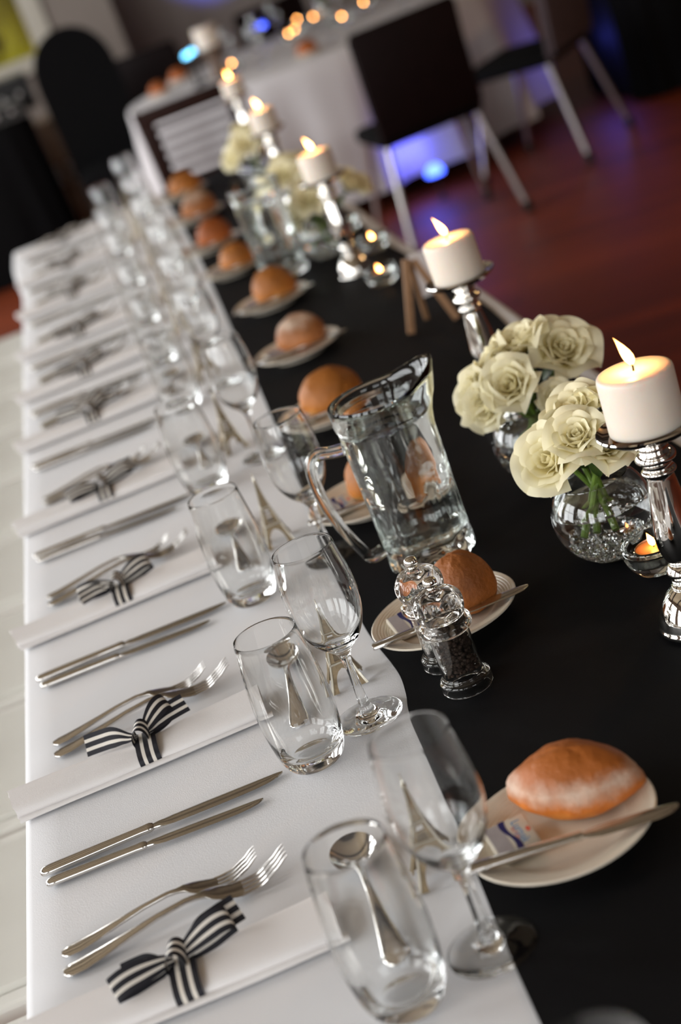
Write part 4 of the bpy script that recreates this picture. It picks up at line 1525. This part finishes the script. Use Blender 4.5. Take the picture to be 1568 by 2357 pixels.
o = put('salt_grains', grains('salt_grains', M['salt'], 420, 0.0014, 0.0024, 9, ztop=0.045), mill2)
o['kind'] = 'stuff'

# ------------------------------------------------------------------ water jugs
def jug_parts():
    n = 72
    H = 0.200
    def spout(a, z):
        return math.exp(-(min(abs(a), 2 * PI - abs(a)) / 0.50) ** 2) * sm(z, 0.150, 0.205)
    def outer(a, z):
        r = 0.0495 + 0.0030 * (z / H)
        if z > 0.172:
            r += 0.0020 * sm(z, 0.172, 0.178)          # thickened band below the lip
        if 0.022 < z < 0.092:                          # pressed panels round the foot
            w = 0.5 + 0.5 * math.cos(7 * a)
            r -= 0.0030 * sm(w, 0.15, 0.45) * sm(z, 0.022, 0.030) * (1 - sm(z, 0.084, 0.092))
        if z < 0.02:
            r += 0.0012 * math.cos(14 * a) * sm(0.02 - z, 0, 0.012)
        return r
    def ztop(a):
        return H + 0.016 * math.exp(-(a / 0.62) ** 2)
    rows_o = [0.0, 0.003, 0.008, 0.014, 0.020, 0.024, 0.028, 0.032, 0.045, 0.06, 0.075, 0.083, 0.088, 0.093, 0.11, 0.13, 0.15, 0.165, 0.171, 0.174, 0.178, 0.184, 0.190, 0.195, 0.198]
    V, rings = [], []
    def ring(fn):
        rings.append(list(range(len(V), len(V) + n)))
        for j in range(n):
            a = -PI + 2 * PI * j / n
            r, z = fn(a)
            V.append((r * math.cos(a), r * math.sin(a), z))
    V.append((0, 0, 0.003)); rings.append([0])
    ring(lambda a: (0.036, 0.002)); ring(lambda a: (0.0445, 0.0))
    for z in rows_o:
        e = 0.0025 if z == 0.0 else (0.0007 if z == 0.003 else 0)
        ring(lambda a, z=z, e=e: (outer(a, z) - e + 0.020 * spout(a, z), z + (ztop(a) - H) * sm(z, 0.165, 0.198) + (0.0005 if z == 0 else 0)))
    ring(lambda a: (outer(a, H) + 0.0208 * spout(a, H) - 0.0010, ztop(a) + 0.0012))
    ring(lambda a: (outer(a, H) + 0.0206 * spout(a, H) - 0.0030, ztop(a) + 0.0010))
    rows_i = [0.197, 0.190, 0.182, 0.172, 0.16, 0.14, 0.11, 0.08, 0.05, 0.032, 0.025, 0.0215]
    def inner(z):
        return 0.0448 + 0.0032 * (z / H) - (0.0 if z > 0.033 else 0.010 * ((0.033 - z) / 0.0115) ** 2)
    for z in rows_i:
        ring(lambda a, z=z: (inner(z) + 0.0205 * spout(a, z), z + (ztop(a) - H) * sm(z, 0.165, 0.198)))
    V.append((0, 0, 0.0200)); rings.append([len(V) - 1])
    F = []
    for A, B in zip(rings, rings[1:]):
        for j in range(n):
            q = (j + 1) % n
            if len(A) == 1:
                F.append((A[0], B[q], B[j]))
            elif len(B) == 1:
                F.append((A[j], A[q], B[0]))
            else:
                F.append((A[j], A[q], B[q], B[j]))
    body = mesh('jug_body', V, F, M['thickglass'])
    hp = smoothpts([(-0.0525, 0, 0.1580), (-0.0660, 0, 0.1600), (-0.0820, 0, 0.1640), (-0.0925, 0, 0.1560), (-0.0955, 0, 0.1350), (-0.0930, 0, 0.1050), (-0.0860, 0, 0.0750), (-0.0760, 0, 0.0480), (-0.0690, 0, 0.0320), (-0.0600, 0, 0.0300), (-0.0512, 0, 0.0320)], 5)
    HV, HF = [], []
    for i, p in enumerate(hp):
        p = Vector(p)
        d = (Vector(hp[min(i + 1, len(hp) - 1)]) - Vector(hp[max(i - 1, 0)])).normalized()
        nrm = Vector((0, 1, 0)).cross(d)
        for c, s in ((-1, -1), (-0.5, -1.25), (0.5, -1.25), (1, -1), (1, 1), (0.5, 1.25), (-0.5, 1.25), (-1, 1)):
            HV.append(p + Vector((0, 1, 0)) * c * 0.0085 + nrm * s * 0.0048)
    for i in range(len(hp) - 1):
        for j in range(8):
            q = (j + 1) % 8
            HF.append((i * 8 + j, i * 8 + q, (i + 1) * 8 + q, (i + 1) * 8 + j))
    HF.append(tuple(reversed(range(8)))); HF.append(tuple(range((len(hp) - 1) * 8, len(hp) * 8)))
    bm = bmesh.new()
    vs = [bm.verts.new(v) for v in HV]
    for f in HF:
        bm.faces.new([vs[i] for i in f])
    bmesh.ops.recalc_face_normals(bm, faces=bm.faces)
    handle = bpy.data.meshes.new('handle')
    bm.to_mesh(handle); bm.free()
    handle.polygons.foreach_set('use_smooth', [True] * len(handle.polygons))
    handle.materials.append(M['thickglass'])
    wz = 0.168
    prof = [(0.0, 0.0199)] + [(inner(z) + 0.0003, z) for z in (0.0215, 0.025, 0.032, 0.05, 0.08, 0.11, 0.14, 0.16, wz)] + [(0.0, wz)]
    WV, WF, _ = lathe(prof, 56)
    return body, handle, mesh('water', WV, WF, M['water'])
JB, JH, JW = jug_parts()
jug = thing('water_jug', 'heavy glass water jug with pressed panels behind the mills', 'jug', (0.489, 0.400, RN), 0.10, 'glass water jugs on the runner')
put('jug_body', JB, jug); put('handle', JH, jug); put('water', JW, jug)
dup(jug, (0.586, 2.095, RN), 1.75, 'second heavy glass water jug, farther up beside the roses')

# ------------------------------------------------------------------ small easel with a card near the third candlestick
ez = thing('tabletop_easel', 'small tan wooden easel standing behind the second candlestick', 'easel', (0.713, 1.285, RN))
def bar(a, b, w, t=0.006, side=(0, 1, 0)):
    a, b = Vector(a), Vector(b)
    d = (b - a).normalized(); s = (Vector(side) - d * Vector(side).dot(d)).normalized(); u = d.cross(s)
    V = []
    for p in (a, b):
        for i, j in ((-1, -1), (1, -1), (1, 1), (-1, 1)):
            V.append(p + s * w * i / 2 + u * t * j / 2)
    return V, [(3, 2, 1, 0), (4, 5, 6, 7), (0, 1, 5, 4), (1, 2, 6, 5), (2, 3, 7, 6), (3, 0, 4, 7)]
put('leg', mesh('leg', *bar((-0.036, 0.010, 0.001), (-0.004, 0.010, 0.118), 0.011, 0.011), M['tan'], False), ez)
put('leg', mesh('leg', *bar((0.040, -0.010, 0.001), (0.008, 0.012, 0.112), 0.011, 0.011), M['tan'], False), ez)
put('leg', mesh('leg', *bar((0.004, 0.060, 0.001), (0.002, 0.018, 0.112), 0.008, 0.008), M['tan'], False), ez)
cd = tag(put('menu_card', mesh('menu_card', *bar((0, 0, 0.0), (0, 0.018, 0.075), 0.0015, 0.058, (0, 1, 0)), M['card'], False), None, (0.772, 1.480, RN + 0.001)), 'white folded card standing by the small easel', 'card')

# ------------------------------------------------------------------ white chairs drawn up on the left side
def chair_white():
    t = thing('dining_chair', '', 'chair', (-0.235, 0, 0), 0, 'white chairs drawn up to the left side')
    SH = 0.49
    hw = 0.197
    V, F = join(box(-0.19, 0.185, -hw, -hw + 0.030, SH - 0.022, SH + 0.004, bev=0.006), box(-0.19, 0.185, hw - 0.030, hw, SH - 0.022, SH + 0.004, bev=0.006),
                box(-0.19, -0.155, -hw + 0.030, hw - 0.030, SH - 0.022, SH + 0.004, bev=0.006), box(0.150, 0.185, -hw + 0.030, hw - 0.030, SH - 0.022, SH + 0.004, bev=0.006))
    put('seat_frame', mesh('seat_frame', V, F, M['whitechair'], False), t)
    put('seat_pad', mesh('seat_pad', *box(-0.156, 0.151, -hw + 0.031, hw - 0.031, SH - 0.012, SH + 0.012, bev=0.010), M['whitepad']), t)
    for sx in (-0.17, 0.165):
        for sy in (-hw + 0.016, hw - 0.016):
            top = SH - 0.02 if sx > 0 else 0.83
            put('leg', mesh('leg', *box(sx - 0.014, sx + 0.014, sy - 0.013, sy + 0.013, 0, top, bev=0.004), M['whitechair'], False), t)
    for z in (0.60, 0.70, 0.80):
        put('back_slat', mesh('back_slat', *box(-0.178, -0.162, -hw + 0.03, hw - 0.03, z - 0.022, z + 0.022, bev=0.004), M['whitechair'], False), t)
    put('stretcher', mesh('stretcher', *join(box(-0.156, 0.151, -hw + 0.008, -hw + 0.024, 0.20, 0.225), box(-0.156, 0.151, hw - 0.024, hw - 0.008, 0.20, 0.225)), M['whitechair'], False), t)
    return t
wc0 = chair_white()
CH_Y = [-0.36, 0.068, 0.490, 0.900, 1.310, 1.725, 2.140, 2.560, 2.985, 3.410, 3.815]
for k, yy in enumerate(CH_Y):
    lab = 'white wooden chair with padded seat, %s along the left side of the table' % ordinal(k)
    if k == 0:
        wc0.location = (-0.235, yy, 0); wc0['label'] = lab
    else:
        dup(wc0, (-0.235 + 0.004 * math.sin(k * 2.1) - (0.03 if k == 10 else 0), yy, 0), 0.012 * math.sin(k * 1.7), lab)

# ------------------------------------------------------------------ round table behind, with its chairs and settings
RT = (1.53, 7.05)
RTZ = T
rt = thing('round_table', 'round guest table hidden under its white floor-length cloth', 'table', (RT[0], RT[1], 0))
V, F, _ = lathe([(0, T - 0.03), (0.965, T - 0.03), (0.97, T - 0.02), (0.97, T - 0.008), (0.965, T - 0.004), (0, T - 0.004)], 48)
put('tabletop', mesh('tabletop', V, F, M['brownwood']), rt)
for k in range(4):
    a = k * PI / 2 + 0.4
    put('leg', mesh('leg', *tube([(0.55 * math.cos(a), 0.55 * math.sin(a), 0), (0.55 * math.cos(a), 0.55 * math.sin(a), T - 0.03)], 0.018, 8), M['legmetal']), rt)
V, F = [], []
n = 120
prof = [(0.0, 0.0), (0.45, 0.0), (0.96, 0.0), (0.977, -0.004), (0.984, -0.018), (0.990, -0.10), (1.000, -0.25), (1.015, -0.48), (1.022, -0.64)]
V.append((0, 0, T + 0.002))
for r, z in prof[1:]:
    for j in range(n):
        a = 2 * PI * j / n
        f = min(1, max(0, -z / 0.6))
        rr = r + f * (0.050 * math.sin(14 * a) + 0.018 * math.sin(31 * a + 1))
        V.append((rr * math.cos(a), rr * math.sin(a), T + 0.002 + z))
for j in range(n):
    F.append((0, 1 + j, 1 + (j + 1) % n))
for i in range(len(prof) - 2):
    for j in range(n):
        q = (j + 1) % n
        F.append((1 + i * n + j, 1 + (i + 1) * n + j, 1 + (i + 1) * n + q, 1 + i * n + q))
M['cloth2'] = plain('white_guest_cloth', (0.66, 0.64, 0.65), 0.9, bump=0.2, bscale=500)
tag(put('round_tablecloth', mesh('round_tablecloth', V, F, M['cloth2']), None, (RT[0], RT[1], 0)), 'white cloth falling in folds from the round guest table', 'tablecloth')

def chair_metal(name, label, loc, rz, back='panel', fabric='darkwood', group='dark chairs round the guest table'):
    """faces local +y; splayed tube legs with rubber feet"""
    t = thing(name, label, 'chair', (loc[0], loc[1], 0), rz, group)
    SH = 0.455
    put('seat', mesh('seat', *box(-0.215, 0.215, -0.20, 0.22, SH - 0.03, SH + 0.03, bev=0.02), M['blackfab']), t)
    for sx in (-1, 1):
        for sy in (-1, 1):
            top = (sx * 0.19, sy * 0.17, SH - 0.03); bot = (sx * 0.245, sy * 0.25, 0.02)
            l = put('leg', mesh('leg', *tube([bot, top], 0.0135, 10), M['legmetal']), t)
            put('foot_cap', mesh('foot_cap', *tube([(bot[0], bot[1], 0.0), (bot[0], bot[1], 0.045)], 0.018, 10), M['rubber']), l)
    for sx in (-1, 1):
        put('back_post', mesh('back_post', *tube([(sx * 0.20, -0.19, SH - 0.02), (sx * 0.205, -0.215, SH + 0.2), (sx * 0.21, -0.25, 0.86)], 0.013, 8), M[fabric]), t)
    if back == 'panel':
        V, F = box(-0.215, 0.215, -0.012, 0.012, 0.0, 0.42, bev=0.010)
        R = Matrix.Translation((0, -0.218, SH + 0.01)) @ Matrix.Rotation(0.09, 4, 'X')
        put('backrest', mesh('backrest', *moved((V, F), R), M[fabric]), t)
    else:
        R = Matrix.Translation((0, -0.205, SH + 0.01)) @ Matrix.Rotation(0.12, 4, 'X')
        put('top_rail', mesh('top_rail', *moved(box(-0.205, 0.205, -0.014, 0.014, 0.33, 0.395, bev=0.008), R), M[fabric]), t)
        for sx in (-1, 1):
            put('side_rail', mesh('side_rail', *moved(box(sx * 0.18 - 0.03, sx * 0.18 + 0.03, -0.013, 0.013, -0.01, 0.335, bev=0.006), R), M[fabric]), t)
        for k in range(7):
            z = 0.016 + k * 0.046
            put('slat', mesh('slat', *moved(box(-0.155, 0.155, -0.008, 0.008, z, z + 0.025, bev=0.003), R), M[fabric]), t)
    return t
chair_metal('slatted_chair', 'dark wooden slat-backed chair at the near left of the guest table', (0.76, 5.72), -0.10, 'slats', 'darkwood')
chair_metal('panel_back_chair', 'dark solid-backed chair with metal legs in front of the guest table', (1.55, 5.24), 0.06, 'panel', 'espresso')
chair_metal('side_chair', 'dark chair with grey padded back at the right of the guest table', (2.19, 5.76), 0.85, 'panel', 'greyseat')
chair_metal('far_chair', 'dark solid-backed chair on the far side of the guest table', (1.62, 8.45), PI + 0.15, 'panel', 'espresso')
chair_metal('corner_chair', 'dark chair standing by the far wall, left of the blue glow', (0.90, 9.1), -0.4, 'panel', 'espresso')

# things on the round table
Z2 = T + 0.004
for k, (x, y, d) in enumerate([(1.707, 7.06, 'at the right of the guest table'), (1.89, 7.377, 'beside the guest table vase'), (1.509, 7.375, 'at the middle of the guest table'),
                               (1.62, 7.95, 'at the far edge of the guest table'), (1.669, 7.70, 'behind the guest table centre'), (1.46, 7.28, 'at the front of the guest table'),
                               (1.10, 6.90, 'at the left of the guest table')]):
    tealight(x, y, Z2, d, 1.35)
for k, (x, y) in enumerate([(1.33, 7.42), (1.48, 7.75), (1.15, 7.30), (1.22, 6.72), (1.78, 7.52), (1.98, 6.86), (1.55, 6.56)]):
    wine_glass(x, y, 'clear stemmed glass on the guest table, %s of seven' % ordinal(k), z=Z2)
for k, (x, y, d) in enumerate([(1.383, 6.30, 'at the near edge of the guest table'), (0.88, 7.55, 'at the far left of the guest table'), (0.74, 7.20, 'at the left edge of the guest table')]):
    tag(put('bread_plate', PL, None, (x, y, Z2)), 'cream bread plate ' + d, 'plate', 'bread plates on the guest table')
    tag(put('bread_roll', bread_mesh('bread_roll', 0.10, 0.08, 0.065, 60 + k, 0.1, B_BROWN), None, (x, y, Z2 + 0.0065)), 'brown bread roll on the plate ' + d, 'bread', 'bread rolls on the guest table')
vase = thing('glass_vase', 'tall glass vase of green stems on the guest table', 'vase', (1.662, 7.20, Z2))
V, F, _ = lathe([(0, 0.001), (0.04, 0), (0.045, 0.004), (0.047, 0.10), (0.05, 0.2), (0.0475, 0.2), (0.0445, 0.10), (0.042, 0.012), (0, 0.010)], 32)
put('vase_body', mesh('vase_body', V, F, M['thickglass']), vase)
for k in range(9):
    a = 2 * PI * k / 9
    put('stalk', mesh('stalk', *tube([(0.015 * math.cos(a), 0.015 * math.sin(a), 0.014), (-0.012 * math.cos(a), -0.012 * math.sin(a), 0.15), (0.06 * math.cos(a), 0.06 * math.sin(a), 0.30)], 0.004, 6), M['greenpaint']), vase)
# thick pillar candle on a turned stand, cyan lamps beside it
V, F, _ = lathe([(0, 0), (0.050, 0), (0.052, 0.010), (0.046, 0.020), (0.026, 0.075), (0.044, 0.135), (0.068, 0.144), (0.068, 0.150), (0, 0.150)], 32)
tag(put('candle_stand', mesh('candle_stand', V, F, M['brownwood']), None, (1.03, 6.90, Z2)), 'turned wooden stand under the thick candle on the guest table', 'candle stand')
tc_ = thing('pillar_candle', 'thick unlit cream candle on a wooden stand on the guest table', 'candle', (1.03, 6.90, Z2 + 0.1502))
put('wax', candle_meshes(0.060, 0.10), tc_)
put('wick', mesh('wick', *tube([(0, 0, 0.096), (0.001, 0, 0.108)], 0.0014, 6), M['wick']), tc_)
def led(x, y, z, mat, label, r=0.014, post=0.0):
    t = thing('led_lamp', label, 'lamp', (x, y, z), 0, None)
    V, F, _ = lathe([(0, 0), (0.024, 0), (0.024, 0.008)] + ([(0.006, 0.012), (0.006, post)] if post else []) + [(0.016, post + 0.012), (0.016, post + 0.016), (0, post + 0.016)], 20)
    put('base', mesh('base', V, F, M['blackgear']), t)
    V, F, _ = lathe([(0, 0.0162), (r, 0.0162)] + [(r * math.cos(a), 0.022 + r * math.sin(a)) for a in [PI / 2 * i / 6 for i in range(6)]] + [(0, 0.022 + r)], 16)
    put('bulb', mesh('bulb', [(x, y, z + post) for x, y, z in V], F, mat), t)
led(0.905, 6.86, Z2, M['cyanled'], 'bright cyan lamp left of the thick candle on the guest table', 0.018, 0.13)
led(0.945, 6.98, Z2, M['cyanled'], 'second cyan lamp tucked behind the thick candle on the guest table', 0.016, 0.13)
led(1.42, 7.90, Z2, M['blueled'], 'deep blue lamp at the far side of the guest table', 0.018, 0.06)
led(1.665, 5.86, 0.0, M['blueled'], 'blue lamp on the floor below the solid-backed chair', 0.040, 0.10)

# ------------------------------------------------------------------ black-clad furniture at the far left
def draped(name, label, cat, x0, x1, y0, y1, top, mat, fold=0.012, group=None, round_top=0.0):
    V, F = [], []
    n = 64
    def outline(a, gx, gy):
        c, s = math.cos(a), math.sin(a)
        return gx * math.copysign(abs(c) ** 0.35, c), gy * math.copysign(abs(s) ** 0.35, s)
    cx, cy2, gx, gy = (x0 + x1) / 2, (y0 + y1) / 2, (x1 - x0) / 2, (y1 - y0) / 2
    rings = [(0.55, top), (0.97, top - 0.002 - round_top * 0.25), (1.0, top - 0.015 - round_top * 0.6), (1.0, top * 0.7), (1.0, top * 0.35), (1.0, 0.01)]
    V.append((0, 0, top))
    for f, z in rings:
        for j in range(n):
            a = 2 * PI * j / n
            x, y = outline(a, gx, gy)
            w = 1 + fold * (1 - z / top) * 4 * math.sin(17 * a)
            V.append((x * f * w, y * f * w, z))
    for j in range(n):
        F.append((0, 1 + j, 1 + (j + 1) % n))
    for i in range(len(rings) - 1):
        for j in range(n):
            q = (j + 1) % n
            F.append((1 + i * n + j, 1 + (i + 1) * n + j, 1 + (i + 1) * n + q, 1 + i * n + q))
    return tag(put(name, mesh(name, V, F, mat), None, (cx, cy2, 0)), label, cat, group)
draped('draped_table', 'black-draped side table at the far left under silver equipment', 'table', -1.25, 0.07, 8.05, 8.75, T + 0.09, M['blackfab'])
ch = thing('armchair', 'tall black round-backed chair between the draped table and the guest table', 'chair', (0.40, 7.98, 0))
put('seat', mesh('seat', *box(-0.20, 0.20, -0.24, 0.20, 0.10, 0.46, bev=0.04), M['blackfab']), ch)
V, F = [], []
for yy in (0.10, 0.24):
    for j in range(25):
        a = PI * j / 24
        V.append((0.225 * math.cos(a), yy, 0.90 + 0.29 * math.sin(a) ** 0.8))
    V += [(-0.20, yy, 0.10), (0.20, yy, 0.10)]
n = 27
F = [tuple(range(n - 1, -1, -1)), tuple(range(n, 2 * n))] + [(i, (i + 1) % n, n + (i + 1) % n, n + i) for i in range(n)]
put('backrest', mesh('backrest', V, F, M['blackfab'], False), ch)
for sx in (-1, 1):
    for sy in (-0.18, 0.17):
        put('leg', mesh('leg', *box(sx * 0.17 - 0.02, sx * 0.17 + 0.02, sy - 0.02, sy + 0.02, 0, 0.10), M['espresso'], False), ch)
cab = thing('sideboard', 'brown wooden sideboard standing behind the black armchair', 'cabinet', (0.12, 9.35, 0))
put('body', mesh('body', *box(-0.42, 0.42, -0.2, 0.2, 0.04, 0.66, bev=0.006), M['brownwood'], False), cab)
put('top', mesh('top', *box(-0.44, 0.44, -0.22, 0.22, 0.66, 0.69, bev=0.006), M['brownwood'], False), cab)
for sx in (-1, 1):
    d = put('door', mesh('door', *box(sx * 0.21 - 0.19, sx * 0.21 + 0.19, -0.215, -0.2, 0.08, 0.62, bev=0.004), M['brownwood'], False), cab)
    put('handle', mesh('handle', *tube([(sx * 0.04, -0.225, 0.30), (sx * 0.04, -0.225, 0.42)], 0.008, 8), M['legmetal']), d)
def gear(x, y, z, w, d, h, mat, label, name):
    t = thing(name, label, 'equipment', (x, y, z), 0.1, 'silver and black equipment on the draped table')
    put('case', mesh('case', *box(-w / 2, w / 2, -d / 2, d / 2, 0, h, bev=0.006), mat, False), t)
    put('front_panel', mesh('front_panel', *box(-w / 2 + 0.01, w / 2 - 0.01, -d / 2 - 0.006, -d / 2, 0.008, h - 0.008), M['blackgear'], False), t)
    for k in range(4):
        xx = -w / 2 + w * (k + 0.8) / 4.6
        put('knob', mesh('knob', *tube([(xx, -d / 2 - 0.006, h / 2), (xx, -d / 2 - 0.022, h / 2)], 0.012, 10), M['legmetal']), t)
TZ2 = T + 0.094
gear(-0.16, 8.25, TZ2, 0.42, 0.30, 0.09, M['grey_gear'], 'low silver amplifier at the front of the draped table', 'amplifier')
gear(-0.10, 8.56, TZ2, 0.46, 0.24, 0.20, M['grey_gear'], 'taller silver mixer at the back of the draped table', 'mixer')
gear(-0.75, 8.35, TZ2, 0.35, 0.30, 0.10, M['blackgear'], 'black player at the left of the draped table', 'player')
draped('cocktail_table', 'black-draped table in the dark right of the room', 'table', 2.75, 3.75, 6.1, 7.0, T, M['blackfab'])
# blue up-lighter by the recessed wall
ul = thing('uplighter', 'black floor uplighter washing the recessed wall blue', 'lamp', (1.64, 10.75, 0))
V, F, _ = lathe([(0, 0), (0.10, 0), (0.10, 0.02), (0.07, 0.03), (0.07, 0.10), (0, 0.10)], 24)
put('body', mesh('body', V, F, M['blackgear']), ul)
V, F, _ = lathe([(0, 0.101), (0.06, 0.101), (0.055, 0.106), (0, 0.107)], 24)
put('lens', mesh('lens', V, F, M['blueled']), ul)
